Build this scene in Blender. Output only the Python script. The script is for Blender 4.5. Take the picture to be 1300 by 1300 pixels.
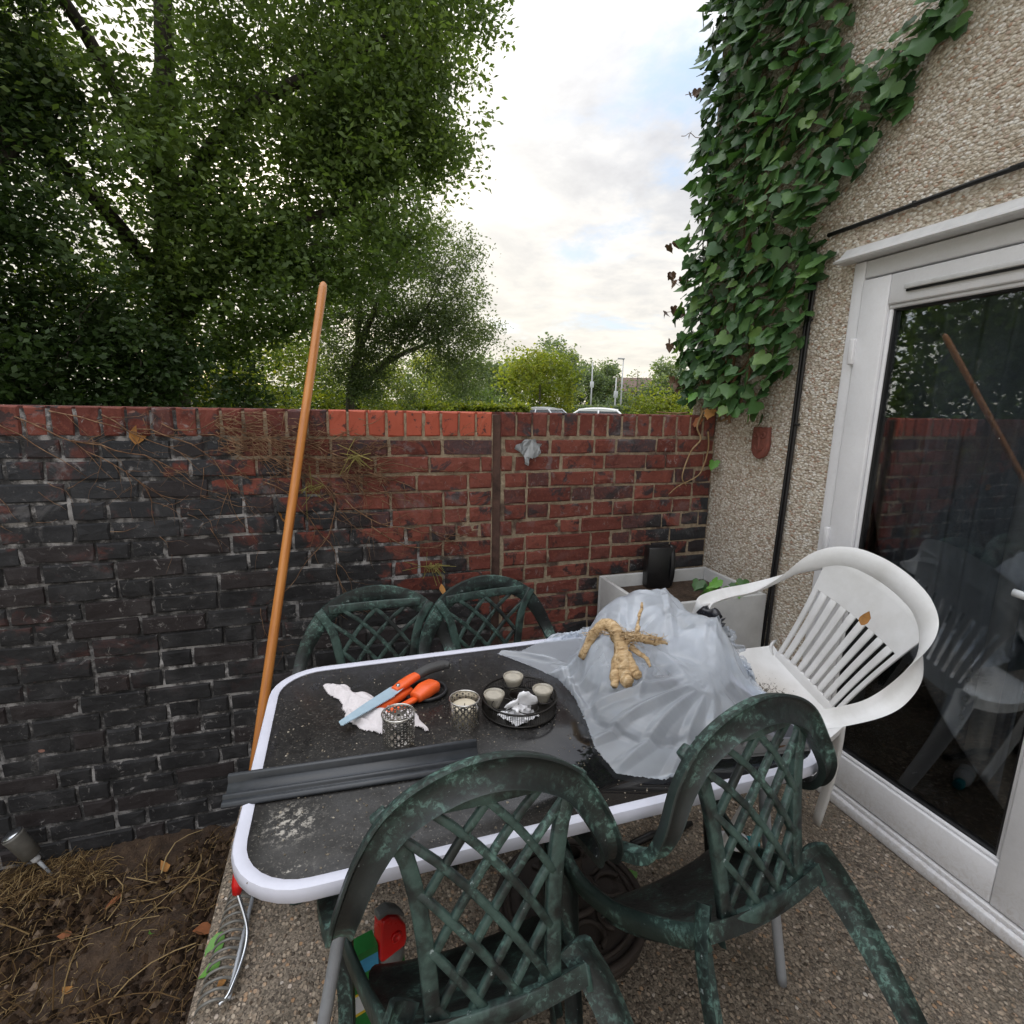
import bpy, bmesh, math, random
import numpy as np
from mathutils import Vector, Matrix
rad = math.radians
for o in list(bpy.data.objects): bpy.data.objects.remove(o)
S = bpy.context.scene
COL = S.collection
random.seed(7); RNG = np.random.default_rng(11)

# ------------------------------------------------------------------ camera
cam_d = bpy.data.cameras.new('camera'); cam = bpy.data.objects.new('camera', cam_d); COL.objects.link(cam)
cam_d.sensor_width = 36; cam_d.lens = 36*668.83/1300; cam_d.clip_start = .05; cam_d.clip_end = 2000
PITCH, ROLL, YAW = rad(11.24), rad(-1.023), rad(17.868)
_r = Vector((math.cos(YAW), -math.sin(YAW), 0)); _f = Vector((math.sin(YAW), math.cos(YAW), 0)); _u = Vector((0,0,1))
_fw = _f*math.cos(PITCH) - _u*math.sin(PITCH); _dn = -_u*math.cos(PITCH) - _f*math.sin(PITCH)
_R = _r*math.cos(ROLL) + _dn*math.sin(ROLL); _D = -_r*math.sin(ROLL) + _dn*math.cos(ROLL)
cm = Matrix((( _R.x, -_D.x, -_fw.x, 0),(_R.y, -_D.y, -_fw.y, 0),(_R.z, -_D.z, -_fw.z, 1.5),(0,0,0,1)))
cam.matrix_world = cm
S.camera = cam

# ------------------------------------------------------------------ node helpers
class G:
    def __init__(s, nt): s.nt = nt
    def n(s, t, ins=None, **props):
        nd = s.nt.nodes.new(t)
        for k, v in props.items(): setattr(nd, k, v)
        for k, v in (ins or {}).items(): s.set(nd, k, v)
        return nd
    def set(s, nd, k, v):
        i = nd.inputs[k]
        if isinstance(v, bpy.types.NodeSocket): s.nt.links.new(v, i)
        elif isinstance(v, bpy.types.Node): s.nt.links.new(v.outputs[0], i)
        else:
            if hasattr(i, 'default_value') and hasattr(i.default_value, '__len__') and not isinstance(v, (int, float)):
                if len(i.default_value) == 4 and len(v) == 3: v = (*v, 1)
            i.default_value = v
    def pos(s): return s.n('ShaderNodeNewGeometry').outputs['Position']
    def obj(s): return s.n('ShaderNodeTexCoord').outputs['Object']
    def rnd(s): return s.n('ShaderNodeObjectInfo').outputs['Random']
    def attr(s, nm): return s.n('ShaderNodeAttribute', attribute_name=nm).outputs['Fac']
    def noise(s, vec, scale, detail=4, rough=.55, dist=0):
        return s.n('ShaderNodeTexNoise', {'Vector': vec, 'Scale': scale, 'Detail': detail, 'Roughness': rough, 'Distortion': dist}).outputs['Fac']
    def vor(s, vec, scale, feature='F1', rnd=1.0): return s.n('ShaderNodeTexVoronoi', {'Vector': vec, 'Scale': scale, 'Randomness': rnd}, feature=feature)
    def ramp(s, fac, stops, interp='LINEAR'):
        nd = s.n('ShaderNodeValToRGB', {'Fac': fac}); cr = nd.color_ramp; cr.interpolation = interp
        while len(cr.elements) < len(stops): cr.elements.new(.5)
        for e, (p, c) in zip(cr.elements, stops):
            e.position = p; e.color = (c, c, c, 1) if isinstance(c, (int, float)) else (*c, 1)
        return nd.outputs['Color']
    def mix(s, fac, a, b, mode='MIX'):
        nd = s.n('ShaderNodeMix', data_type='RGBA', blend_type=mode)
        s.set(nd, 0, fac); s.set(nd, 6, a); s.set(nd, 7, b); return nd.outputs[2]
    def m(s, op, a, b=0., c=0., clamp=False):
        nd = s.n('ShaderNodeMath', operation=op, use_clamp=clamp); s.set(nd, 0, a); s.set(nd, 1, b); s.set(nd, 2, c); return nd.outputs[0]
    def sep(s, v): return s.n('ShaderNodeSeparateXYZ', {0: v}).outputs
    def comb(s, x, y, z): return s.n('ShaderNodeCombineXYZ', {0: x, 1: y, 2: z}).outputs[0]
    def vm(s, op, a, b=(0,0,0)):
        nd = s.n('ShaderNodeVectorMath', operation=op); s.set(nd, 0, a); s.set(nd, 1, b); return nd
    def scalev(s, v, sc): return s.vm('MULTIPLY', v, sc).outputs[0]
    def bump(s, h, strength=.5, dist=.01): return s.n('ShaderNodeBump', {'Height': h, 'Strength': strength, 'Distance': dist}).outputs[0]
    def sstep(s, x, lo, hi): return s.n('ShaderNodeMapRange', {0: x, 1: lo, 2: hi, 3: 0., 4: 1.}, interpolation_type='SMOOTHSTEP').outputs[0]

def mat(name, base=(.5,.5,.5), rough=.5, **kw):
    m = bpy.data.materials.new(name); m.use_nodes = True
    nt = m.node_tree; b = nt.nodes['Principled BSDF']; g = G(nt)
    g.set(b, 'Base Color', base); g.set(b, 'Roughness', rough)
    for k, v in kw.items(): g.set(b, k.replace('_', ' '), v)
    return m, g, b

# ------------------------------------------------------------------ world, sun, exposure
SUN_AZ, SUN_EL = -8.0, 17.0     # azimuth from +Y towards +X
w = bpy.data.worlds.new('World'); S.world = w; w.use_nodes = True
nt = w.node_tree; nt.nodes.clear(); g = G(nt)
sdir = (math.sin(rad(SUN_AZ))*math.cos(rad(SUN_EL)), math.cos(rad(SUN_AZ))*math.cos(rad(SUN_EL)), math.sin(rad(SUN_EL)))
sky = g.n('ShaderNodeTexSky', sky_type='NISHITA', sun_disc=False, sun_elevation=rad(SUN_EL), sun_rotation=rad(SUN_AZ), air_density=1.0, dust_density=1.5, ozone_density=1.2)
d = g.n('ShaderNodeTexCoord').outputs['Generated']
dn = g.vm('NORMALIZE', d).outputs[0]; dx, dy, dz = g.sep(dn)[0:3]
den = g.m('ADD', g.m('MAXIMUM', dz, 0.), .16)
pl = g.comb(g.m('DIVIDE', dx, den), g.m('DIVIDE', dy, den), 0.)
n1 = g.noise(g.vm('ADD', pl, (2.2, .7, 0)).outputs[0], 1.3, 9, .60, .25)
n2 = g.noise(g.vm('ADD', pl, (3.9, 6.2, 0)).outputs[0], .95, 7, .60, .3)
n3 = g.noise(g.vm('ADD', pl, (1.3, 9.1, 0)).outputs[0], 3.1, 8, .6, .2)
cover = g.sstep(n1, .33, .47)
shade = g.m('ADD', g.m('MULTIPLY', n2, .72), g.m('MULTIPLY', n3, .28))
ccol = g.ramp(shade, [(.38, (.40,.42,.48)), (.46, (.54,.56,.61)), (.54, (.76,.75,.75)), (.66, (1.0,.95,.86))])
dot = g.m('MAXIMUM', g.vm('DOT_PRODUCT', dn, sdir).outputs['Value'], 0.)
glow = g.m('POWER', dot, 7.)
hz = g.m('POWER', g.m('SUBTRACT', 1., g.m('MAXIMUM', dz, 0.)), 6.)
ccol = g.mix(g.m('MULTIPLY', glow, .50), ccol, (1.2,1.10,.90))
ccol = g.mix(g.m('MULTIPLY', hz, .65), ccol, (1.10,.99,.76))
skyc = g.scalev(sky.outputs[0], (.13,.13,.13))
skyc = g.mix(.6, skyc, (.50,.62,.80))
tot = g.mix(cover, skyc, ccol)
zen = g.m('ADD', 1.0, g.m('MULTIPLY', g.m('POWER', g.m('MAXIMUM', dz, 0.), 3.), 3.0))  # extra brightness towards the zenith, added to lift the light on the scene
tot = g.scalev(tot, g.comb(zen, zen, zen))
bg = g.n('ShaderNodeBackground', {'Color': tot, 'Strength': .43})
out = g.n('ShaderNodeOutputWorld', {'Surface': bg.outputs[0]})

sl = bpy.data.lights.new('sun', 'SUN'); sl.energy = 1.5; sl.angle = rad(10); sl.color = (1, .93, .82)
so = bpy.data.objects.new('sun', sl); COL.objects.link(so)
so.rotation_euler = Vector(sdir).to_track_quat('Z', 'Y').to_euler()
S.view_settings.view_transform = 'Standard'; S.view_settings.look = 'None'
S.view_settings.exposure = 1.50; S.view_settings.gamma = 1
S.render.engine = 'CYCLES'
S.cycles.max_bounces = 6; S.cycles.diffuse_bounces = 3; S.cycles.glossy_bounces = 3; S.cycles.transmission_bounces = 3; S.cycles.transparent_max_bounces = 12

# ------------------------------------------------------------------ mesh helpers
def mk(name, v, f, smooth=False, mats=None, midx=None):
    me = bpy.data.meshes.new(name)
    me.from_pydata([tuple(map(float, p)) for p in v], [], [tuple(map(int, q)) for q in f])
    if smooth: me.polygons.foreach_set('use_smooth', [True]*len(me.polygons))
    for m in (mats if isinstance(mats, (list, tuple)) else [mats] if mats else []): me.materials.append(m)
    if midx is not None: me.polygons.foreach_set('material_index', list(midx))
    me.update(); return me
def fastmesh(name, V, nper, smooth=False, m=None, attr=None):
    """V (k, nper, 3): k separate polygons of nper corners"""
    k = V.shape[0]; me = bpy.data.meshes.new(name)
    me.vertices.add(k*nper); me.vertices.foreach_set('co', V.reshape(-1).astype(np.float32))
    me.loops.add(k*nper); me.loops.foreach_set('vertex_index', np.arange(k*nper, dtype=np.int32))
    me.polygons.add(k); me.polygons.foreach_set('loop_start', np.arange(0, k*nper, nper, dtype=np.int32))
    me.polygons.foreach_set('loop_total', np.full(k, nper, dtype=np.int32))
    if attr is not None:
        a = me.attributes.new('v', 'FLOAT', 'FACE'); a.data.foreach_set('value', attr.astype(np.float32))
    me.update(calc_edges=True)
    if m: me.materials.append(m)
    return me
class MB:
    def __init__(s): s.v = []; s.f = []
    def add(s, v, f):
        o = len(s.v); s.v += [tuple(p) for p in v]; s.f += [tuple(i+o for i in q) for q in f]; return s
    def box(s, a, b):
        (x0,y0,z0),(x1,y1,z1) = a, b
        return s.add([(x0,y0,z0),(x1,y0,z0),(x1,y1,z0),(x0,y1,z0),(x0,y0,z1),(x1,y0,z1),(x1,y1,z1),(x0,y1,z1)],
                     [(0,3,2,1),(4,5,6,7),(0,1,5,4),(1,2,6,5),(2,3,7,6),(3,0,4,7)])
    def me(s, name, m, smooth=False): return mk(name, s.v, s.f, smooth, m)
def bev(me, w=.004, seg=2, angle=30):
    bm = bmesh.new(); bm.from_mesh(me)
    ed = [e for e in bm.edges if len(e.link_faces) == 2 and e.calc_face_angle(0) > rad(angle)]
    bmesh.ops.bevel(bm, geom=ed, offset=w, segments=seg, affect='EDGES', clamp_overlap=True, profile=.5)
    bm.to_mesh(me); bm.free()
    me.polygons.foreach_set('use_smooth', [True]*len(me.polygons))
    try: me.set_sharp_from_angle(angle=rad(50))
    except Exception: pass
    return me
def ob(name, me, parent=None, loc=None, rot=None, label=None, cat=None, group=None, kind=None, m=None):
    o = bpy.data.objects.new(name, me); COL.objects.link(o)
    if parent is not None: o.parent = parent
    if loc is not None: o.location = loc
    if rot is not None: o.rotation_euler = rot
    if label: o['label'] = label
    if cat: o['category'] = cat
    if group: o['group'] = group
    if kind: o['kind'] = kind
    if m and me is not None and not me.materials: me.materials.append(m)
    return o
def copy_tree(o, parent=None):
    c = o.copy(); COL.objects.link(c); c.parent = parent
    for ch in o.children: copy_tree(ch, c)
    return c
def cr(pts, n):
    """Catmull-Rom through pts, n samples per span"""
    P = [np.array(p, float) for p in pts]; P = [2*P[0]-P[1]] + P + [2*P[-1]-P[-2]]
    o = []
    for i in range(1, len(P)-2):
        for k in range(n):
            t = k/n; a, b, c, dd = P[i-1:i+3]
            o.append(.5*((2*b)+(c-a)*t+(2*a-5*b+4*c-dd)*t*t+(3*b-a-3*c+dd)*t**3))
    o.append(P[-2]); return np.array(o)
def sweep(path, sect, bdir, scale=None, cap=True):
    """sect: 2-D closed loop (b, n); bdir: per-point width direction"""
    path = np.asarray(path, float); k = len(path); sect = np.asarray(sect, float); ns = len(sect)
    T = np.gradient(path, axis=0); T /= np.linalg.norm(T, axis=1)[:, None]+1e-12
    B = np.broadcast_to(np.asarray(bdir, float), (k, 3)).copy()
    B -= (B*T).sum(1)[:, None]*T; B /= np.linalg.norm(B, axis=1)[:, None]+1e-12
    Nn = np.cross(T, B)
    v = []
    for i in range(k):
        sc = np.ones(2) if scale is None else np.broadcast_to(np.asarray(scale[i], float), 2)
        for (b, n_) in sect: v.append(path[i] + B[i]*b*sc[0] + Nn[i]*n_*sc[1])
    f = []
    for i in range(k-1):
        for j in range(ns):
            j2 = (j+1) % ns; f.append((i*ns+j, i*ns+j2, (i+1)*ns+j2, (i+1)*ns+j))
    if cap: f.append(tuple(range(ns-1, -1, -1))); f.append(tuple((k-1)*ns+j for j in range(ns)))
    return v, f
def circ(n, r=1.): return [(r*math.cos(2*math.pi*i/n), r*math.sin(2*math.pi*i/n)) for i in range(n)]
def tube(path, r, n=8, cap=True):
    path = np.asarray(path, float)
    T = path[-1]-path[0]; ref = np.array([0,0,1.]) if abs(T[2]) < .8*np.linalg.norm(T)+1e-9 else np.array([1.,.3,0])
    rr = np.broadcast_to(np.asarray(r, float), (len(path),))
    return sweep(path, circ(n), ref, [(q, q) for q in rr], cap)
def ring(c, R, r, n=32, k=6, axis='z', a0=0., a1=2*math.pi):
    full = abs(a1-a0-2*math.pi) < 1e-6
    v = []; f = []; N = n if full else n+1
    for i in range(N):
        a = a0+(a1-a0)*i/n
        for j in range(k):
            b = 2*math.pi*j/k; q = R+r*math.cos(b); p = (q*math.cos(a), q*math.sin(a), r*math.sin(b))
            if axis == 'y': p = (p[0], p[2], p[1])
            if axis == 'x': p = (p[2], p[0], p[1])
            v.append((c[0]+p[0], c[1]+p[1], c[2]+p[2]))
    for i in range(n):
        i2 = (i+1) % N
        for j in range(k): j2 = (j+1) % k; f.append((i*k+j, i2*k+j, i2*k+j2, i*k+j2))
    return v, f
def lathe(prof, n=32, sx=1., sy=1., cap=True):
    v = []; f = []; k = len(prof)
    for (r, z) in prof:
        for i in range(n): a = 2*math.pi*i/n; v.append((r*sx*math.cos(a), r*sy*math.sin(a), z))
    for q in range(k-1):
        for i in range(n): i2 = (i+1) % n; f.append((q*n+i, q*n+i2, (q+1)*n+i2, (q+1)*n+i))
    if cap: f.append(tuple(range(n-1, -1, -1))); f.append(tuple((k-1)*n+i for i in range(n)))
    return v, f
def extr(poly, axis, a, b):
    """extrude a 2-D polygon along an axis"""
    def P(p, t): return (t, p[0], p[1]) if axis == 'x' else (p[0], t, p[1]) if axis == 'y' else (p[0], p[1], t)
    n = len(poly); v = [P(p, a) for p in poly]+[P(p, b) for p in poly]
    f = [tuple(range(n-1, -1, -1)), tuple(range(n, 2*n))]+[(i, (i+1) % n, n+(i+1) % n, n+i) for i in range(n)]
    return v, f
def fixn(me):
    bm = bmesh.new(); bm.from_mesh(me); bmesh.ops.recalc_face_normals(bm, faces=bm.faces); bm.to_mesh(me); bm.free(); return me

# ------------------------------------------------------------------ materials
def m_brick():
    m, g, b = mat('brick_sooty', rough=.75)
    p = g.pos(); x, y, z = g.sep(p)[0:3]; r = g.rnd()
    nb = g.noise(p, 3.2, 5, .6); nm = g.noise(p, 14., 6, .65); nf = g.noise(p, 70., 4, .6)
    red = g.ramp(r, [(0., (.12,.035,.027)), (.35, (.165,.048,.036)), (.65, (.215,.066,.048)), (.85, (.10,.042,.038)), (1., (.075,.055,.060))])
    red = g.mix(g.sstep(nm, .45, .75), red, (.095,.030,.024))
    red = g.mix(g.m('MULTIPLY', g.sstep(nf, .5, .7), .4), red, (.27,.095,.062))
    # soot: dark below a slanting line on the long wall, dark to the lower right on the short wall
    d1 = g.m('SUBTRACT', g.m('SUBTRACT', 1.39, g.m('MULTIPLY', g.m('ADD', x, .50), .66)), z)
    d2 = g.m('SUBTRACT', g.m('SUBTRACT', g.m('MULTIPLY', g.m('SUBTRACT', x, .8), .85), -.30), z)
    sel = g.m('GREATER_THAN', x, .64)
    dd = g.m('ADD', g.m('MULTIPLY', d1, g.m('SUBTRACT', 1., sel)), g.m('MULTIPLY', d2, sel))
    dd = g.m('ADD', dd, g.m('MULTIPLY', g.m('SUBTRACT', nb, .5), 1.15))
    dd = g.m('ADD', dd, g.m('MULTIPLY', g.m('SUBTRACT', nm, .5), .7))
    dd = g.m('ADD', dd, g.m('MULTIPLY', g.m('SUBTRACT', r, .5), .22))
    soot = g.sstep(g.m('SUBTRACT', dd, g.m('MULTIPLY', g.sstep(z, 1.36, 1.372), .42)), -.03, .09)
    patch = g.m('MULTIPLY', g.sstep(g.noise(p, 7.5, 6, .7, .6), .54, .60), .85)
    soot = g.m('MAXIMUM', soot, patch)
    soot = g.m('MULTIPLY', soot, g.m('SUBTRACT', 1., g.m('MULTIPLY', g.m('MULTIPLY', g.sstep(g.noise(p, 3.7, 7, .72, .5), .54, .66), g.sstep(z, .2, 1.1)), .6)))
    sc = g.ramp(g.noise(p, 9., 6, .6), [(.3, (.014,.014,.0155)), (.55, (.030,.030,.032)), (.75, (.062,.061,.064))])
    sc = g.mix(g.m('MULTIPLY', g.sstep(z, .75, 1.35), .55), sc, (.046,.050,.058))
    sc = g.mix(g.m('MULTIPLY', g.m('GREATER_THAN', r, .72), .35), sc, (.040,.027,.026))
    col = g.mix(soot, red, sc)
    # lime bloom and spalled flakes
    eff = g.m('MULTIPLY', g.sstep(g.noise(p, 26., 7, .75, 1.2), .57, .70), g.sstep(nb, .40, .56))
    col = g.mix(g.m('MULTIPLY', eff, .75), col, (.34,.325,.32))
    col = g.mix(g.m('MULTIPLY', g.m('MULTIPLY', g.sstep(g.noise(p, 5., 6, .7, .8), .56, .66), g.sstep(z, .6, 1.3)), .45), col, (.20,.195,.20))
    v = g.vor(g.scalev(p, (3.4, 3.4, 6.2)), 1.).outputs['Distance']
    ch = g.m('MULTIPLY', g.m('LESS_THAN', g.m('ADD', v, g.m('MULTIPLY', nm, .12)), .105), soot)
    col = g.mix(g.m('MULTIPLY', ch, .85), col, (.36,.19,.15))
    g.set(b, 'Base Color', col)
    g.set(b, 'Roughness', g.ramp(nm, [(.3, .72), (.7, .92)]))
    g.set(b, 'Specular IOR Level', .25)
    g.set(b, 'Normal', g.bump(g.m('ADD', g.m('MULTIPLY', nm, 1.), g.m('MULTIPLY', nf, .5)), .8, .006))
    return m
def m_brick_clean():
    m, g, b = mat('brick_clean', rough=.8)
    p = g.pos(); nf = g.noise(p, 40., 6, .65); r = g.rnd()
    col = g.ramp(r, [(0, (.40,.080,.042)), (1, (.48,.105,.055))])
    col = g.mix(g.sstep(g.noise(p, 30., 6, .7), .56, .64), col, (.05,.030,.028))
    g.set(b, 'Base Color', g.mix(g.m('MULTIPLY', nf, .35), col, (.30,.07,.045)))
    g.set(b, 'Normal', g.bump(nf, .4, .004)); return m
def m_mortar():
    m, g, b = mat('mortar', rough=.95)
    p = g.pos(); x, y, z = g.sep(p)[0:3]
    nb = g.noise(p, 6., 5, .65); nf = g.noise(p, 60., 6, .7)
    buff = g.ramp(nf, [(.3, (.20,.15,.10)), (.7, (.42,.34,.24))])
    buff = g.mix(g.sstep(g.noise(p, 9., 5), .52, .68), buff, (.10,.065,.05))
    dark = g.ramp(g.noise(p, 15., 6, .7), [(.38, (.022,.022,.023)), (.50, (.10,.097,.097)), (.60, (.42,.41,.41))])
    dark = g.mix(g.m('MULTIPLY', g.sstep(g.noise(p, 2.6, 5, .6), .60, .42), .5), dark, (.013,.013,.014))
    d1 = g.m('ADD', g.m('SUBTRACT', g.m('SUBTRACT', 1.42, g.m('MULTIPLY', g.m('ADD', x, .45), .62)), z), g.m('MULTIPLY', g.m('SUBTRACT', nb, .5), .7))
    d1 = g.m('ADD', d1, g.m('MULTIPLY', g.m('GREATER_THAN', x, .64), -.25))
    g.set(b, 'Base Color', g.mix(g.sstep(d1, -.05, .1), buff, dark))
    g.set(b, 'Normal', g.bump(g.m('ADD', nf, nb), .9, .008)); return m
def m_pebble():
    m, g, b = mat('pebbledash', rough=.85)
    p = g.pos()
    pw = g.vm('ADD', p, g.scalev(g.n('ShaderNodeTexNoise', {'Vector': p, 'Scale': 40.}).outputs['Color'], (.006,.006,.006))).outputs[0]
    v = g.vor(g.scalev(pw, (1., .72, 1.15)), 128.)
    rc = g.sep(v.outputs['Color'])[0]
    col = g.ramp(rc, [(0, (.30,.23,.175)), (.16, (.46,.385,.30)), (.4, (.58,.505,.415)), (.7, (.68,.62,.53)), (.88, (.82,.79,.74)), (.97, (.42,.27,.19))])
    edge = g.sstep(v.outputs['Distance'], .38, .75)
    col = g.mix(g.m('MULTIPLY', edge, .45), col, (.32,.26,.185))
    nb = g.noise(p, 2.2, 5, .6); nz = g.noise(p, 12., 5, .6)
    col = g.mix(g.m('MULTIPLY', g.sstep(nb, .45, .75), .22), col, (.36,.30,.20))
    col = g.mix(g.m('MULTIPLY', g.sstep(nz, .55, .8), .25), col, (.30,.26,.22))
    g.set(b, 'Base Color', col)
    h = g.m('SUBTRACT', 1., g.m('POWER', v.outputs['Distance'], 2.))
    g.set(b, 'Normal', g.bump(g.m('ADD', h, g.m('MULTIPLY', g.noise(p, 240., 3), .4)), .8, .006)); return m
def m_concrete():
    m, g, b = mat('aggregate_concrete', rough=.85)
    p = g.pos()
    pw = g.vm('ADD', p, g.scalev(g.n('ShaderNodeTexNoise', {'Vector': p, 'Scale': 55.}).outputs['Color'], (.005,.005,.0))).outputs[0]
    v = g.vor(g.scalev(pw, (1., .85, 1.)), 95.); rc = g.sep(v.outputs['Color'])[0]; v2 = g.vor(pw, 230.)
    st = g.ramp(rc, [(0, (.08,.062,.047)), (.3, (.22,.17,.122)), (.6, (.36,.285,.21)), (.8, (.48,.40,.31)), (.93, (.40,.24,.13)), (1, (.64,.59,.53))])
    fine = g.ramp(g.sep(v2.outputs['Color'])[1], [(0, (.07,.056,.043)), (1, (.30,.245,.185))])
    isst = g.m('MULTIPLY', g.sstep(v.outputs['Distance'], .62, .40), g.m('GREATER_THAN', g.sep(v.outputs['Color'])[1], .35))
    col = g.mix(isst, fine, st)
    nb = g.noise(p, 3.5, 6, .65)
    col = g.mix(g.m('MULTIPLY', g.sstep(nb, .48, .68), .40), col, (.075,.066,.045))
    col = g.mix(g.m('MULTIPLY', g.sstep(g.noise(p, 5.2, 7, .7), .64, .72), .5), col, (.34,.31,.28))
    g.set(b, 'Base Color', col)
    g.set(b, 'Roughness', .78)
    g.set(b, 'Normal', g.bump(g.m('ADD', g.m('MULTIPLY', isst, .9), g.m('ADD', g.m('MULTIPLY', nb, 1.), g.m('MULTIPLY', g.noise(p, 150., 3), .5))), .9, .006)); return m
def m_soil():
    m, g, b = mat('soil', rough=.95)
    p = g.pos(); n = g.noise(p, 12., 8, .7); nf = g.noise(p, 80., 6, .7)
    col = g.ramp(n, [(.3, (.03,.018,.011)), (.5, (.075,.046,.028)), (.7, (.14,.09,.055))])
    col = g.mix(g.sstep(nf, .58, .7), col, (.17,.11,.062))
    g.set(b, 'Base Color', col); g.set(b, 'Normal', g.bump(g.m('ADD', n, nf), 1., .02)); return m
def m_resin(name='green_resin', lift=0.):
    m, g, b = mat(name, rough=.42)
    p = g.obj(); r = g.rnd()
    n1 = g.noise(p, 7., 5, .6, .4); n2 = g.noise(p, 70., 7, .75, .5); n3 = g.noise(p, 120., 3)
    dark = g.ramp(n1, [(.35, (.0075,.009,.0095)), (.55, (.015,.022,.021)), (.72, (.034,.058,.050))])
    ver = g.ramp(n2, [(.3, (.075,.165,.14)), (.7, (.19,.34,.29))])
    geo = g.n('ShaderNodeNewGeometry'); nz = g.sep(geo.outputs['Normal'])[2]
    k = g.m('ADD', g.m('MULTIPLY', g.sstep(n2, .47, .60), g.sstep(n1, .44, .62)), 0.)
    soft = g.m('MULTIPLY', g.sstep(n1, .45, .70), .26)
    k = g.m('MAXIMUM', g.m('MULTIPLY', k, .72), g.m('MULTIPLY', soft, .7+lift*2))
    k = g.m('MAXIMUM', k, g.m('MULTIPLY', g.sstep(g.noise(p, 16., 5, .6, .4), .40, .62), lift))
    k = g.m('MAXIMUM', k, g.m('MULTIPLY', g.sstep(geo.outputs['Pointiness'], .56, .70), .4))
    col = g.mix(k, dark, ver)
    col = g.mix(g.m('MULTIPLY', g.sstep(g.noise(p, 52., 5, .7), .66, .70), .7), col, (.34,.40,.40))
    g.set(b, 'Base Color', col); g.set(b, 'Roughness', g.ramp(n2, [(.3, .34), (.7, .58)]))
    g.set(b, 'Normal', g.bump(g.m('ADD', g.m('MULTIPLY', n3, .4), n2), .25, .003)); return m
def m_white_resin():
    m, g, b = mat('white_resin', rough=.38)
    p = g.obj(); n = g.noise(p, 7., 6, .65); nf = g.noise(p, 75., 6, .75, .5); x, y, z = g.sep(p)[0:3]
    col = g.ramp(n, [(.3, (.64,.635,.62)), (.6, (.76,.76,.76))])
    # crumbs and dirt lying in the seat pan
    rr = g.m('SQRT', g.m('ADD', g.m('POWER', g.m('DIVIDE', g.m('ADD', x, .02), .20), 2.), g.m('POWER', g.m('DIVIDE', g.m('SUBTRACT', y, .03), .20), 2.)))
    pan = g.m('MULTIPLY', g.sstep(rr, 1.25, .2), g.m('LESS_THAN', z, .47))
    col = g.mix(g.m('MULTIPLY', pan, .55), col, (.42,.34,.25))
    thr = g.m('SUBTRACT', .74, g.m('MULTIPLY', pan, .25))
    col = g.mix(g.m('MULTIPLY', g.m('GREATER_THAN', nf, thr), .9), col, (.05,.035,.022))
    g.set(b, 'Base Color', col); g.set(b, 'Normal', g.bump(nf, .12, .002)); return m
def m_table_glass():
    m, g, b = mat('dusty_black_glass', rough=.08)
    p = g.pos(); x, y, z = g.sep(p)[0:3]
    n = g.noise(p, 4., 6, .62); nf = g.noise(p, 60., 8, .75); nm = g.noise(p, 170., 5, .7); n9 = g.noise(p, 11., 6, .7)
    # the left end and the margins are dirtier
    dirt = g.m('ADD', g.sstep(x, .50, .15), g.m('MULTIPLY', g.sstep(y, .98, 1.25), g.sstep(x, .95, .3)), clamp=True)
    dirt = g.m('MULTIPLY', dirt, g.ramp(n9, [(.25, .35), (.6, 1.)]))
    spk = g.m('MULTIPLY', g.sstep(nm, .56, .68), dirt)
    col = g.mix(g.m('MULTIPLY', dirt, .8), (.007,.007,.008), g.ramp(nf, [(.3, (.011,.0105,.010)), (.7, (.042,.039,.036))]))
    col = g.mix(g.m('MULTIPLY', spk, .8), col, (.20,.185,.16))
    def blob(cx, cy, r, th):
        dd = g.m('SQRT', g.m('ADD', g.m('POWER', g.m('SUBTRACT', x, cx), 2.), g.m('POWER', g.m('SUBTRACT', y, cy), 2.)))
        return g.m('MULTIPLY', g.sstep(dd, r, r*.2), g.sstep(nf, th, th+.09))
    bl = g.m('MAXIMUM', blob(-.125, .95, .07, .50), g.m('MAXIMUM', blob(-.115, .83, .05, .55), g.m('MAXIMUM', blob(.23, 1.08, .05, .50), blob(.02, .87, .05, .60))))
    col = g.mix(g.m('MULTIPLY', bl, .85), col, (.44,.41,.36))
    g.set(b, 'Base Color', col)
    sm = g.m('MULTIPLY', g.sstep(n, .5, .65), .10)
    g.set(b, 'Roughness', g.m('ADD', g.m('ADD', .03, sm), g.m('MULTIPLY', dirt, .38), clamp=True))
    g.set(b, 'Specular IOR Level', g.m('SUBTRACT', .62, g.m('MULTIPLY', dirt, .40)))
    g.set(b, 'Normal', g.bump(g.m('MULTIPLY', nf, dirt), .25, .002)); return m
def m_plain(name, col, rough=.5, metal=0., nscale=30., var=.2, bump=.1, spec=.5, **kw):
    m, g, b = mat(name, rough=rough, Metallic=metal, **kw)
    p = g.obj(); n = g.noise(p, nscale, 6, .65); n2 = g.noise(p, nscale*.18, 4)
    dk = tuple(c*(1-var) for c in col); lt = tuple(min(1, c*(1+var)) for c in col)
    c = g.ramp(g.m('ADD', g.m('MULTIPLY', n, .6), g.m('MULTIPLY', n2, .4)), [(.35, dk), (.65, lt)])
    g.set(b, 'Base Color', c); g.set(b, 'Specular IOR Level', spec)
    g.set(b, 'Roughness', g.ramp(n, [(.3, max(.02, rough*.85)), (.7, min(1, rough*1.15))]))
    if bump: g.set(b, 'Normal', g.bump(n, bump, .003))
    return m
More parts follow.
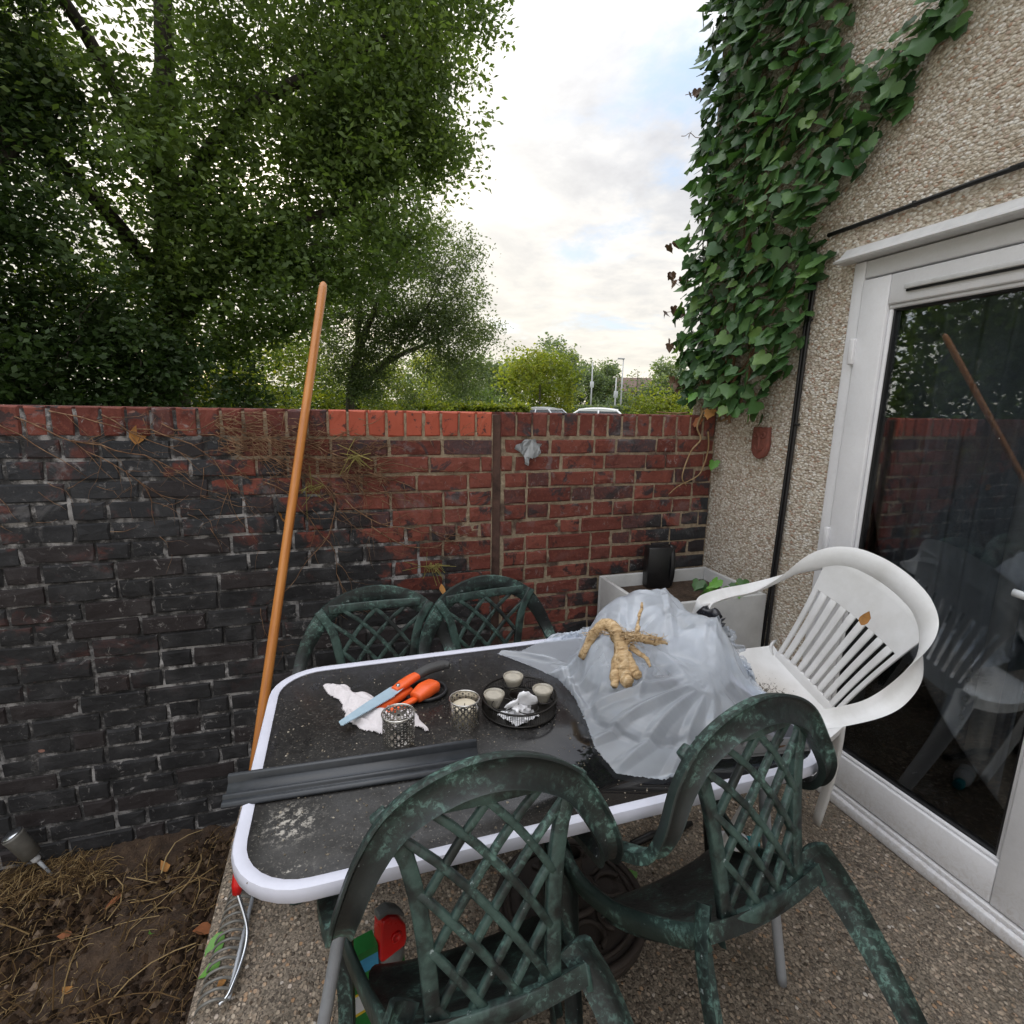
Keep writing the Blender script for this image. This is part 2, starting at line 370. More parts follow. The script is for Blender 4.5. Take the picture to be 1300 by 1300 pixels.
def m_upvc():
    m, g, b = mat('white_upvc', rough=.32)
    p = g.pos(); n = g.noise(p, 6., 6, .65); nf = g.noise(p, 48., 7, .8, 1.); z = g.sep(p)[2]
    col = g.ramp(n, [(.3, (.72,.72,.74)), (.65, (.80,.80,.82))])
    low = g.sstep(z, .22, .0)
    col = g.mix(g.m('MULTIPLY', g.m('ADD', .08, g.m('MULTIPLY', low, .4)), g.sstep(nf, .4, .65)), col, (.42,.37,.31))
    col = g.mix(g.m('MULTIPLY', g.m('GREATER_THAN', nf, .76), .8), col, (.12,.10,.09))
    g.set(b, 'Base Color', col); return m
def m_glass():
    m = bpy.data.materials.new('door_glass'); m.use_nodes = True; nt = m.node_tree; nt.nodes.clear(); g = G(nt)
    p = g.pos(); fr = g.n('ShaderNodeFresnel', {'IOR': 1.62}).outputs[0]
    gl = g.n('ShaderNodeBsdfGlossy', {'Color': (.92,.96,1.0), 'Roughness': .012})
    tr = g.n('ShaderNodeBsdfTransparent', {'Color': (.93,.95,.96)})
    f2 = g.m('MULTIPLY', fr, 1.35, clamp=True)
    mx = g.n('ShaderNodeMixShader', {0: f2, 1: tr.outputs[0], 2: gl.outputs[0]})
    spots = g.m('GREATER_THAN', g.noise(p, 95., 3, .6), .775)
    film = g.m('MULTIPLY', g.sstep(g.noise(p, 5., 6, .7), .5, .75), .025)
    df = g.n('ShaderNodeBsdfDiffuse', {'Color': (.75,.75,.73)})
    m2 = g.n('ShaderNodeMixShader', {0: g.m('MAXIMUM', g.m('MULTIPLY', spots, .7), film), 1: mx.outputs[0], 2: df.outputs[0]})
    g.n('ShaderNodeOutputMaterial', {'Surface': m2.outputs[0]}); return m
def m_bag(name, col=(.78,.83,.90), trans=.74, tl_=.35):
    m = bpy.data.materials.new(name); m.use_nodes = True; nt = m.node_tree; b = nt.nodes['Principled BSDF']; g = G(nt)
    p = g.obj(); n = g.noise(p, 11., 3, .5, .6); st = g.noise(p, 4., 3, .5, .8)
    g.set(b, 'Base Color', col); g.set(b, 'Roughness', .10); g.set(b, 'Specular IOR Level', 1.); g.set(b, 'Coat Weight', 1.); g.set(b, 'Coat Roughness', .06)
    g.set(b, 'Normal', g.bump(n, .22, .008))
    tl = g.n('ShaderNodeBsdfTranslucent', {'Color': col}); tr = g.n('ShaderNodeBsdfTransparent', {'Color': (.96,.98,1)})
    a = g.n('ShaderNodeMixShader', {0: tl_, 1: b.outputs[0], 2: tl.outputs[0]})
    lw = g.n('ShaderNodeLayerWeight', {'Blend': .25}).outputs['Facing']
    t = g.m('MULTIPLY', g.m('SUBTRACT', 1., lw), g.ramp(st, [(.35, trans), (.65, trans*.75)]))
    c = g.n('ShaderNodeMixShader', {0: t, 1: a.outputs[0], 2: tr.outputs[0]})
    nt.links.new(c.outputs[0], nt.nodes['Material Output'].inputs['Surface']); return m
def m_leaf(name, stops, trans=.45, attr=True, rough=.5, spec=.3):
    m = bpy.data.materials.new(name); m.use_nodes = True; nt = m.node_tree; b = nt.nodes['Principled BSDF']; g = G(nt)
    fac = g.attr('v') if attr else g.rnd()
    c = g.ramp(fac, stops)
    n = g.noise(g.pos(), .9 if attr else 30., 3); c = g.mix(g.m('MULTIPLY', g.sstep(n, .4, .7), .35), c, g.mix(.5, c, (.02,.03,.008)))
    g.set(b, 'Base Color', c); g.set(b, 'Roughness', rough); g.set(b, 'Specular IOR Level', spec)
    tl = g.n('ShaderNodeBsdfTranslucent', {'Color': g.mix(1., c, (1.25,1.3,.55), 'MULTIPLY')})
    a = g.n('ShaderNodeMixShader', {0: trans, 1: b.outputs[0], 2: tl.outputs[0]})
    nt.links.new(a.outputs[0], nt.nodes['Material Output'].inputs['Surface']); return m
def m_wood(name, c0, c1, c2, axis=2, rough=.45, sc=1.):
    m, g, b = mat(name, rough=rough); p = g.obj()
    s = [22*sc]*3; s[axis] = 1.6*sc
    n = g.noise(g.scalev(p, tuple(s)), 2., 6, .6, .5); nf = g.noise(p, 60*sc, 5, .7)
    c = g.ramp(n, [(.3, c0), (.5, c1), (.7, c2)]); c = g.mix(g.m('MULTIPLY', g.sstep(nf, .6, .75), .4), c, c0)
    g.set(b, 'Base Color', c); g.set(b, 'Normal', g.bump(n, .2, .003)); return m

M = dict(
 brick=m_brick(), brick_clean=m_brick_clean(), mortar=m_mortar(), pebble=m_pebble(), concrete=m_concrete(), soil=m_soil(),
 resin=m_resin(), resin_worn=m_resin('worn_green_resin', .30), wresin=m_white_resin(), tglass=m_table_glass(), upvc=m_upvc(), glass=m_glass(),
 bag=m_bag('clear_plastic_sheet'), bag2=m_bag('plastic_bundle', (.88,.90,.94), .30), bagblack=m_plain('black_polythene', (.012,.013,.018), .28, nscale=25, bump=.6),
 rim=m_plain('lacquered_rim', (.60,.61,.70), .38, nscale=18, var=.07, bump=.04), steel=m_plain('grey_steel', (.34,.36,.39), .45, .2, var=.12),
 handle=m_wood('varnished_wood', (.34,.115,.022), (.47,.18,.038), (.54,.23,.055), 2, .4),
 root=m_wood('peeled_root', (.20,.115,.05), (.52,.36,.19), (.70,.55,.36), 0, .85, 3.), bark=m_wood('bark', (.018,.014,.010), (.035,.028,.02), (.06,.05,.038), 2, .9),
 bark_grey=m_wood('grey_bark', (.05,.045,.035), (.09,.08,.065), (.14,.125,.10), 2, .9), stem=m_wood('dry_stem', (.09,.045,.023), (.19,.105,.058), (.31,.20,.12), 2, .9),
 orange=m_plain('orange_plastic', (.80,.115,.02), .38, var=.06), grip=m_plain('grey_rubber', (.05,.05,.05), .7, var=.2, nscale=90, bump=.4),
 blade=m_plain('saw_blade', (.42,.56,.66), .34, .35, var=.08), silver=m_plain('tarnished_silver', (.62,.60,.57), .24, .95, nscale=60, var=.3, bump=.15),
 wax=m_plain('candle_wax', (.62,.55,.42), .5, var=.08), cloth=m_plain('white_cotton', (.66,.62,.63), .9, nscale=160, var=.08, bump=.3, spec=.1),
 tissue=m_plain('white_tissue', (.80,.80,.82), .9, nscale=60, var=.03, bump=.1, spec=.1), wire=m_plain('black_wire', (.02,.018,.016), .4, .5, var=.3),
 channel=m_plain('charcoal_plastic', (.030,.034,.040), .36, nscale=50, var=.25, bump=.06), black=m_plain('black_plastic', (.010,.010,.011), .4, var=.3),
 cable=m_plain('black_cable', (.008,.008,.009), .45), terra=m_plain('terracotta', (.19,.062,.045), .85, nscale=70, var=.3, bump=.5),
 red=m_plain('red_plastic', (.62,.012,.012), .3, var=.05), green=m_plain('green_label', (.018,.17,.035), .35, var=.1), yellow=m_plain('yellow_print', (.70,.50,.03), .4, var=.1),
 blue=m_plain('blue_print', (.05,.28,.5), .4), gplastic=m_plain('grey_plastic', (.16,.17,.17), .4), chrome=m_plain('bright_steel', (.55,.57,.6), .22, .95, var=.1),
 planter=m_plain('grey_planter', (.50,.50,.49), .6, nscale=12, var=.14, bump=.1), iron=m_plain('cast_iron_brown', (.032,.023,.018), .7, nscale=50, var=.3, bump=.4),
 teal=m_plain('teal_plastic', (.01,.28,.33), .4), wplastic=m_plain('white_plastic', (.62,.64,.66), .4, var=.05), tape=m_plain('silver_tape', (.34,.36,.38), .33, .25, nscale=22, var=.15, bump=.8),
 curtain=m_plain('dark_curtain', (.17,.19,.23), .95, nscale=200, var=.2, bump=.3, spec=.1), room=m_plain('dim_room', (.05,.05,.052), .9), ring=m_plain('nickel_ring', (.6,.6,.6), .25, .9),
 solar=m_plain('worn_grey_metal', (.17,.165,.15), .5, .3, var=.25), gravel=None,
 leaf_oak=m_leaf('oak_leaves', [(0, (.056,.090,.030)), (.5, (.10,.155,.046)), (.85, (.14,.20,.06)), (1, (.20,.26,.08))]),
 leaf_air=m_leaf('airy_leaves', [(0, (.07,.10,.05)), (.5, (.11,.15,.075)), (1, (.16,.20,.09))]),
 leaf_yel=m_leaf('yellow_green_leaves', [(0, (.09,.13,.02)), (.5, (.18,.22,.03)), (1, (.30,.30,.045))]),
 leaf_hazed=m_leaf('hazed_far_leaves', [(0, (.10,.14,.085)), (.5, (.15,.20,.12)), (1, (.20,.25,.14))]),  # distance haze put into the leaf colour as paler greens
 leaf_dark=m_leaf('dark_ivy_leaves', [(0, (.020,.038,.013)), (.6, (.036,.066,.020)), (1, (.065,.105,.03))], .3),
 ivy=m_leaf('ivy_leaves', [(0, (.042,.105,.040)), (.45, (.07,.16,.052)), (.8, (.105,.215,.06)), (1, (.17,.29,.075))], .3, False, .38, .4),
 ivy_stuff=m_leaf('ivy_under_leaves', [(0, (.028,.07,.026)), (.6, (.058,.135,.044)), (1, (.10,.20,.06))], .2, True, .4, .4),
 dryleaf=m_plain('dry_leaf', (.36,.17,.045), .8, nscale=40, var=.35, bump=.3), rustleaf=m_plain('rust_leaf', (.24,.085,.03), .8, nscale=40, var=.35, bump=.3),
 greenleaf=m_plain('fresh_leaf', (.10,.26,.035), .5, nscale=40, var=.25), straw=m_leaf('dead_straw', [(0, (.05,.030,.014)), (.5, (.15,.095,.045)), (.85, (.29,.20,.095)), (1, (.40,.30,.16))], .15, True, .85, .1),
 grass=m_plain('grass', (.06,.10,.025), .9, nscale=3, var=.3), asphalt=m_plain('asphalt', (.05,.05,.05), .9, nscale=40), carwhite=m_plain('white_car_paint', (.74,.75,.76), .22, var=.03, bump=0, Coat_Weight=.6),
 cargrey=m_plain('silver_car_paint', (.50,.51,.53), .28, .3, var=.03, bump=0), carglass=m_plain('car_window', (.02,.024,.028), .06), tyre=m_plain('tyre', (.02,.02,.02), .9), rooft=m_plain('brown_roof_tiles', (.13,.085,.07), .9, nscale=6, var=.25),
 fbrick=m_plain('far_brick', (.30,.12,.07), .9, nscale=8, var=.25), post=m_plain('grey_post', (.42,.43,.44), .5, .2, var=.1), vein=m_plain('pvc_trim', (.60,.60,.60), .4, var=.1),
)
# ------------------------------------------------------------------ setting
WY = 2.235; HX = 1.80; SOIL = -.31
def plate(name, x0, x1, y0, y1, z, m, kind='structure', thick=.0):
    return ob(name, MB().box((x0, y0, z-max(thick, .02)), (x1, y1, z)).me(name, m), kind=kind)
# far ground reaching the horizon, behind the wall
ob('ground', MB().box((-900, 2.46, -.5), (900, 900, .05)).me('ground', M['grass']), kind='structure')
# road with kerbs where the cars stand
def rot_strip(name, c, L, Wd, z0, z1, ang, m):
    v, f = extr([(-L/2, -Wd/2), (L/2, -Wd/2), (L/2, Wd/2), (-L/2, Wd/2)], 'z', z0, z1)
    o = ob(name, mk(name, v, f, False, m), kind='structure'); o.location = (c[0], c[1], 0); o.rotation_euler = (0, 0, ang); return o
rot_strip('road', (9, 22), 90, 7, .03, .054, -.12, M['asphalt'])
rot_strip('kerb', (9.45, 25.7), 90, .15, .03, .17, -.12, M['vein'])
# patio slab and lower soil bed
def slab():
    bm = bmesh.new()
    xs = np.linspace(-.43, 2.2, 60); ys = np.linspace(-3., 2.235, 100)
    me = MB().box((-.43, -3., -.34), (1.80, 2.2345, 0)).me('patio', M['concrete'])
    return bev(me, .012, 2)
ob('patio', slab(), kind='structure')
nx, ny = 190, 250
xs = np.linspace(-4.2, -.425, nx); ys = np.linspace(-3., 2.24, ny)
X, Y = np.meshgrid(xs, ys); Zs = SOIL + .012*np.sin(X*9+1.3*Y) + .010*np.sin(Y*13-X*5) + .010*np.sin(X*31+2*np.sin(Y*17))*np.sin(Y*27+1.5*np.sin(X*23)) + .006*np.sin(X*67+3*np.sin(Y*41))*np.cos(Y*59) + RNG.normal(0, .0045, X.shape)
Zs += .05*np.exp(-((Y-2.235)/.10)**2)*.5
v = np.stack([X, Y, Zs], -1).reshape(-1, 3)
f = [(j*nx+i, j*nx+i+1, (j+1)*nx+i+1, (j+1)*nx+i) for j in range(ny-1) for i in range(nx-1)]
ob('soil_bed', mk('soil_bed', v, f, True, M['soil']), kind='structure')

# ---- brick walls
def brick_mesh(w_, h_, d_, seed):
    r = random.Random(seed); c = .0035+r.random()*.003; j = lambda a: r.uniform(-a, a)
    X0, X1, Z0, Z1 = -w_/2, w_/2, -h_/2, h_/2
    out = [(X0, Z0), (r.uniform(-.3, .3)*w_, Z0), (X1, Z0), (X1, r.uniform(-.2, .2)*h_), (X1, Z1), (r.uniform(-.3, .3)*w_, Z1), (X0, Z1), (X0, r.uniform(-.2, .2)*h_)]
    v = [(x, d_, z) for x, z in out]                                         # back
    v += [(x+j(.0022), c*1.2, z+j(.0022)) for x, z in out]                   # worn shoulder
    v += [(x*(1-2*c/w_)+j(.0035), j(.0022), z*(1-2*c/h_)+j(.0035)) for x, z in out]   # face
    v += [(j(.02), j(.0025)-.001, j(.008))]
    f = [tuple(range(8))]
    for a, b in ((0, 8), (8, 16)):
        for i in range(8): f.append((a+i, b+i, b+(i+1) % 8, a+(i+1) % 8))
    for i in range(8): f.append((16+i, 24, 16+(i+1) % 8))
    return fixn(mk('brick', v, f, False, M['brick']))
BS = [brick_mesh(.2145, .0645, .09, i) for i in range(12)]
BH = [brick_mesh(.1015, .0645, .09, 20+i) for i in range(8)]
BQ = [brick_mesh(.047, .0645, .09, 40+i) for i in range(2)]
BR = [brick_mesh(.0655, .1035, .20, 60+i) for i in range(6)]
BRC = []
for q in BR:
    c_ = q.copy(); c_.materials.clear(); c_.materials.append(M['brick_clean']); BRC.append(c_)
TOPZ = 1.478
def brick_wall(name, x0, x1, face, label, course0, reach=None, seed=1):
    r = random.Random(seed)
    root = ob(name, None, loc=(x0, face, SOIL-.1), label=label, cat='wall')
    def P(me, nm, x, y, z, rz=0, rx=0):
        o = ob(nm, me, root); o.location = (x-x0, y-face, z-(SOIL-.1)); o.rotation_euler = (rx, 0, rz); return o
    far = MB()
    def put(me, x, z, dy, rz, rx=0., sx=None):
        if reach is not None and x < reach:
            for_ = Matrix.Translation((x-x0, dy, z-(SOIL-.1))) @ Matrix.Rotation(rz, 4, 'Z')
            far.add([for_ @ v_.co for v_ in me.vertices], [tuple(p_.vertices) for p_ in me.polygons])
        else:
            o = P(me, 'brick', x, face+dy, z, rz, rx)
            if sx: o.scale = (sx, 1, 1)
    # rowlock course on top
    x = x1-.038
    while x > x0:
        clean = -.02 < x < .61
        put(r.choice(BRC if clean else BR), x, TOPZ-.0525, r.uniform(-.004, .003), r.uniform(-.012, .012))
        x -= .0756
    z = TOPZ-.113-.0375; row = 0
    while z > SOIL-.06:
        x = x1-.004; k = 0
        # mostly stretchers with scattered headers, staggered course to course
        if row % 2: x -= .0555 if row % 4 == 1 else .1105
        first = True
        if row % 2:
            put(r.choice(BQ if row % 4 == 1 else BH), x1-.004-(.0235 if row % 4 == 1 else .051), z+r.uniform(-.002, .002), r.uniform(-.003, .003), 0)
        while x > x0+.1:
            hd = r.random() < .38
            wd = .1105 if hd else .2245
            if x-wd < x0: 
                if x-.1105 >= x0: hd, wd = True, .1105
                else: break
            put(r.choice(BH if hd else BS), x-(wd-.010)/2, z+r.uniform(-.0025, .0025), r.uniform(-.005, .004), r.uniform(-.008, .008), r.uniform(-.015, .015))
            x -= wd; k += 1
        if x-x0 > .022 and reach is None or (x-x0 > .022 and x0 > -3): put(r.choice(BH), x0+(x-x0-.008)/2, z, r.uniform(-.003, .003), 0, 0, max(.1, (x-x0-.008)/.1015))
        z -= .075; row += 1
    if far.v: ob('brick_run', far.me('brick_run', M['brick']), root, kind='stuff')
    # mortar bed behind the brick faces, with an uneven surface
    nx_, nz_ = int((x1-x0)/.03), 60
    vx = np.linspace(x0, x1, nx_)-x0; vz = np.linspace(SOIL-.1, TOPZ-.010, nz_)-(SOIL-.1)
    VX, VZ = np.meshgrid(vx, vz); VY = .0060+RNG.normal(0, .0013, VX.shape)
    v = list(np.stack([VX, VY, VZ], -1).reshape(-1, 3)); n0 = len(v)
    f = [(j*nx_+i, j*nx_+i+1, (j+1)*nx_+i+1, (j+1)*nx_+i) for j in range(nz_-1) for i in range(nx_-1)]
    mb = MB().add(v, f); H_ = vz[-1]; L_ = x1-x0
    mb.box((0, .014, 0), (L_, .207, H_))
    ob('mortar_core', mb.me('mortar', M['mortar']), root)
    return root
wl = brick_wall('garden_wall', -4.2, .628, WY, 'long brick garden wall, mostly blackened, with red upright bricks along its top', 0, -1.62, 3)
wr = brick_wall('garden_wall', .672, 1.797, WY+.012, 'short red-brown brick wall between the dark upright joint and the pebbledash house', 0, None, 9)
# dark recessed joint strip between the two walls
mb = MB().box((.6285, WY+.028, SOIL-.1), (.6715, WY+.2, TOPZ-.012))
jp = ob('joint_strip', mb.me('joint_strip', m_plain('dark_joint', (.085,.048,.038), .95, nscale=18, var=.7, bump=1.)), label='dark recessed upright joint strip between the two brick walls', cat='joint')
# ---- house: pebbledash wall with the door opening, door, room behind
DY0, DY1, DZ = -.32, 1.574, 2.035
house = ob('house', None, loc=(HX, 2.45, 0), label='pebbledash house wall with white glazed double door', cat='house')
def H(name, me, parent=None):
    p = parent or house; o = ob(name, me, p)
    if p is house: o.matrix_parent_inverse = Matrix.Translation((-HX, -2.45, 0))
    return o
def wallplate():
    mb = MB(); t = .25
    mb.box((HX, DY1, -.3), (HX+t, 2.45, 6.)); mb.box((HX, DY0, DZ), (HX+t, DY1, 6.)); mb.box((HX, -4., -.3), (HX+t, DY0, 6.))
    mb.box((HX+t, 2.2, -.3), (7., 2.45, 6.))
    return mb.me('wall', M['pebble'])
H('wall', wallplate())
pts = [(HX-.25, 6.02), (HX-.25, 5.95), (4.6, 8.3), (4.6, 8.42)]
H('roof', mk('roof', *extr(pts, 'y', -4.2, 2.6), False, M['rooft']))
def bx(a, b, m, w_=.004, seg=2): return bev(MB().box(a, b).me('p', m), w_, seg)
# outer frame
H('door_frame', bx((HX-.006, DY1-.046, .060), (HX+.07, DY1, DZ-.005), M['upvc'], .005))
H('door_frame', bx((HX-.006, DY0, .060), (HX+.07, DY0+.062, DZ-.005), M['upvc'], .005))
H('door_frame', bx((HX-.007, DY0+.063, DZ-.065), (HX+.07, DY1-.047, DZ-.006), M['upvc'], .005))
# threshold with its step and the drip trim
H('threshold', bx((HX-.034, DY0-.02, .0), (HX+.06, DY1-.03, .042), M['upvc'], .006))
H('threshold', bx((HX-.020, DY0+.001, .0425), (HX+.065, DY1-.001, .0595), M['upvc'], .004))
tp = [(HX-.062, DZ+.004), (HX-.058, DZ-.002), (HX+.01, DZ-.002), (HX+.01, DZ+.052), (HX-.004, DZ+.052), (HX-.030, DZ+.022)]
H('drip_trim', fixn(mk('drip_trim', *extr(tp, 'y', DY0-.05, DY1+.045), False, M['vein'])))
def leaf(name, y0, y1, hinge_left):
    z0, z1, st = .066, DZ-.072, .102
    lf = H(name, None)
    lf.location = (HX, (y0+y1)/2, z0); lf.matrix_parent_inverse = Matrix.Translation((-HX, -2.45, 0))
    def L(nm, a, b, m, w_=.005, seg=2):
        mb = MB().box((a[0]-HX, a[1]-(y0+y1)/2, a[2]-z0), (b[0]-HX, b[1]-(y0+y1)/2, b[2]-z0)); return ob(nm, bev(mb.me(nm, m), w_, seg), lf)
    xa, xb = HX-.014, HX+.052
    L('stile', (xa, y1-st, z0), (xb, y1, z1), M['upvc']); L('stile', (xa, y0, z0), (xb, y0+st, z1), M['upvc'])
    L('rail', (xa+.0012, y0+st+.0005, z0), (xb, y1-st-.0005, z0+.132), M['upvc']); L('rail', (xa+.0012, y0+st+.0005, z1-.098), (xb, y1-st-.0005, z1), M['upvc'])
    # sloped glazing beads, dark gaskets, pane
    ya, yb, za, zb = y0+st, y1-st, z0+.132, z1-.098
    bd = .014
    L('bead', (xa+.010, ya, za), (xb-.01, yb, za+bd), M['upvc'], .006); L('bead', (xa+.010, ya, zb-bd), (xb-.01, yb, zb), M['upvc'], .006)
    L('bead', (xa+.0105, ya, za+bd), (xb-.01, ya+bd, zb-bd), M['upvc'], .006); L('bead', (xa+.0105, yb-bd, za+bd), (xb-.01, yb, zb-bd), M['upvc'], .006)
    ya += bd; yb -= bd; za += bd; zb -= bd; gk = .007
    L('gasket', (xa+.018, ya, za), (xb-.012, yb, za+gk), M['black'], .001); L('gasket', (xa+.018, ya, zb-gk), (xb-.012, yb, zb), M['black'], .001)
    L('gasket', (xa+.0185, ya, za+gk), (xb-.012, ya+gk, zb-gk), M['black'], .001); L('gasket', (xa+.0185, yb-gk, za+gk), (xb-.012, yb, zb-gk), M['black'], .001)
    pane = MB().box((xa+.030-HX, ya+.002-(y0+y1)/2, za+.002-z0), (xa+.034-HX, yb-.002-(y0+y1)/2, zb-.002-z0)).me('pane', M['glass'])
    ob('pane', pane, lf)
    # trickle vent along the top rail
    L('vent', (xa-.010, y0+.16, z1-.060), (xa-.0005, y1-.16 if hinge_left else y1-.12, z1-.044), M['vein'], .003)
    L('vent_slot', (xa-.006, y0+.165, z1-.068), (xa-.0005, y1-.165, z1-.0605), M['black'], .001)
    for zz in (.32, 1.02, 1.72):
        yy = y1+.004 if hinge_left else y0-.004
        L('hinge', (xa-.012, yy-.010, zz-.045), (xa+.004, yy+.010, zz+.045), M['upvc'], .004)
    if hinge_left:
        hb = L('handle_plate', (xa-.010, y0+.040, .93), (xa-.0005, y0+.068, 1.15), M['wplastic'], .004)
        pth = cr([(xa-.004-HX, y0+.054-(y0+y1)/2, 1.02-z0), (xa-.040-HX, y0+.054-(y0+y1)/2, 1.02-z0), (xa-.052-HX, y0+.085-(y0+y1)/2, 1.022-z0), (xa-.050-HX, y0+.175-(y0+y1)/2, 1.026-z0)], 6)
        ob('handle', mk('handle', *sweep(pth, circ(10), (0,0,1), [(.011,.008)]*len(pth)), True, M['wplastic']), lf)
    return lf
leaf('door', .715, DY1-.050, True); leaf('door', DY0+.066, .706, False)
# dim room behind the door with drawn curtains
mb = MB()
mb.box((HX+.26, DY0-.9, -.05), (HX+2.6, 2.19, .0)); mb.box((HX+2.6, DY0-.9, -.05), (HX+2.65, 2.19, 2.5)); mb.box((HX+.26, DY0-.95, -.05), (HX+2.6, DY0-.9, 2.5)); mb.box((HX+.26, 2.14, 0), (HX+2.6, 2.19, 2.5)); mb.box((HX+.26, DY0-.9, 2.45), (HX+2.6, 2.19, 2.5))
H('room_lining', mb.me('room', M['room']))
def curtain(y0, y1, seed, gap=.0):
    r = np.random.default_rng(seed); n = 150; k = 12
    ys = np.linspace(y0, y1, n); ph = r.random(4)*6
    fold = .020*np.sin(ys*62+ph[0]+.8*np.sin(ys*17+ph[1]))+.012*np.sin(ys*31+ph[2])+.006*np.sin(ys*120+ph[3])
    v = []; f = []
    for j in range(k):
        t = j/(k-1); zz = .03+2.02*t
        for i in range(n): v.append((HX+.20+fold[i]*(1.15-.35*t)+.008*math.sin(5*t+i*.05), ys[i]+.01*math.sin(6*t+i*.2)*(1-t), zz))
    for j in range(k-1):
        for i in range(n-1): f.append((j*n+i, j*n+i+1, (j+1)*n+i+1, (j+1)*n+i))
    return mk('curtain', v, f, True, M['curtain'])
for y0, y1, sd in ((.93, 1.60, 1), (.36, .90, 2), (-.35, .33, 3)):
    c_ = ob('curtain', curtain(y0, y1, sd), label=['', 'dark curtain behind the door pane beside the ivy end', 'dark curtain behind the door pane next to the handle', 'dark curtain behind the second door leaf'][sd], cat='curtain')
# light pole standing inside by the curtain and a chain of rings
v, f = tube([(HX+.115, .99, .42), (HX+.115, .99, 2.0)], .030, 14)
ob('curtain_pole', mk('pole', v, f, True, m_plain('pale_pole', (.22,.23,.26), .5)), label='pale upright pole seen behind the door pane', cat='pole')
mb = MB()
for i in range(14): mb.add(*ring((HX+.09, 1.035, .30+.033*i), .0075, .002, 12, 5, 'x' if i % 2 else 'y'))
ob('ring_chain', mb.me('ring_chain', M['ring'], True), label='short chain of small metal rings behind the door pane', cat='chain')
# cables on the house
def cable(name, pts, r, label, clips):
    v, f = tube(cr(pts, 6), r, 8); o = ob(name, mk(name, v, f, True, M['cable']), label=label, cat='cable')
    for (x, y, z, ax) in clips:
        s = (.008, .005, .009) if ax == 'y' else (.008, .011, .006)
        c_ = ob('clip', bev(MB().box((x-s[0], y-s[1], z-s[2]), (x+s[0], y+s[1], z+s[2])).me('clip', M['cable']), .002), o)
cable('cable', [(HX-.012, 1.70, 2.160), (HX-.012, 1.5, 2.162), (HX-.013, 1.3, 2.165), (HX-.012, 1.1, 2.168), (HX-.012, .6, 2.17), (HX-.012, -3.9, 2.172)], .008,
      'black cable running level across the pebbledash above the door', [(HX-.012, y_, 2.165, 'y') for y_ in (1.38, .85, .3)])
for dy_, lb in ((0, 'black cable running down the pebbledash beside the door frame, nearer the door'), (.017, 'black cable running down the pebbledash beside the door frame, nearer the plaque')):
    cable('cable', [(HX-.012, 1.735+dy_, 2.02), (HX-.012, 1.742+dy_, 1.8), (HX-.012, 1.746+dy_*.9, 1.5), (HX-.012, 1.752+dy_, 1.1), (HX-.014, 1.757+dy_*1.1, .75), (HX-.013, 1.76+dy_*1.5, .4), (HX-.012, 1.77+dy_, .03)], .007, lb,
          [(HX-.012, 1.742+dy_, z_, 'z') for z_ in ((1.86, 1.45) if dy_ == 0 else (.78,))])
# terracotta plaque
po = [(-.045, .07), (-.047, .04), (-.050, .0), (-.048, -.03), (-.036, -.056), (-.016, -.070), (0, -.074), (.016, -.070), (.036, -.056), (.048, -.03), (.050, 0), (.047, .04), (.045, .07), (.030, .066), (.018, .070), (.0, .065), (-.018, .070), (-.030, .066)]
v, f = extr(po, 'x', -.022, .0)
pq = ob('wall_plaque', fixn(bev(mk('plaque', v, f, False, M['terra']), .006, 2)), loc=(HX-.002, 1.925, 1.365), label='small shield-shaped terracotta plaque fixed to the pebbledash below the ivy', cat='plaque')
mb = MB()
for s_ in (-1, 1): mb.add(*ring((-.023, s_*.020, .032), .011, .0045, 16, 6, 'x'))
ob('relief', mb.me('relief', M['terra'], True), pq)
mb = MB(); mb.add(*ring((-.022, 0, -.006), .030, .004, 20, 6, 'x', math.pi*1.1, math.pi*1.9)); mb.add(*tube([(-.023, 0, .03), (-.024, 0, -.05)], [.007, .004], 6))
ob('relief', mb.me('relief', M['terra'], True), pq)
# ------------------------------------------------------------------ vegetation
def leaf_quads(P, size, rng, up=.5, asp=.55, droop=0.):
    k = len(P)
    d = rng.normal(size=(k, 3)); d[:, 2] = d[:, 2]*.6-droop; d /= np.linalg.norm(d, axis=1)[:, None]
    n = rng.normal(size=(k, 3)); n[:, 2] += up*2; s = np.cross(n, d); s /= np.linalg.norm(s, axis=1)[:, None]+1e-9
    L = (size*rng.uniform(.65, 1.3, k))[:, None]; nn = np.cross(d, s)
    W_ = L*asp*.5
    base = P; tip = P+d*L; mid = P+d*L*.48+nn*L*.07
    return np.stack([base, mid+s*W_, tip, mid-s*W_], 1)
def ell(rng, c, r, n, shell=.0):
    q = rng.normal(size=(n, 3)); q /= np.linalg.norm(q, axis=1)[:, None]
    u = rng.random(n)**(1/3.); u = shell+(1-shell)*u
    return np.array(c)+q*u[:, None]*np.array(r)
def limb(mb, p0, p1, r0, r1, rng, wob=.12, n=5, sides=6):
    p0 = np.array(p0, float); p1 = np.array(p1, float); L = np.linalg.norm(p1-p0)
    pts = [p0+(p1-p0)*t+rng.normal(size=3)*wob*L*math.sin(math.pi*t)*.5 for t in np.linspace(0, 1, n)]
    rr = np.linspace(r0, r1, n); mb.add(*tube(pts, rr, sides)); return pts
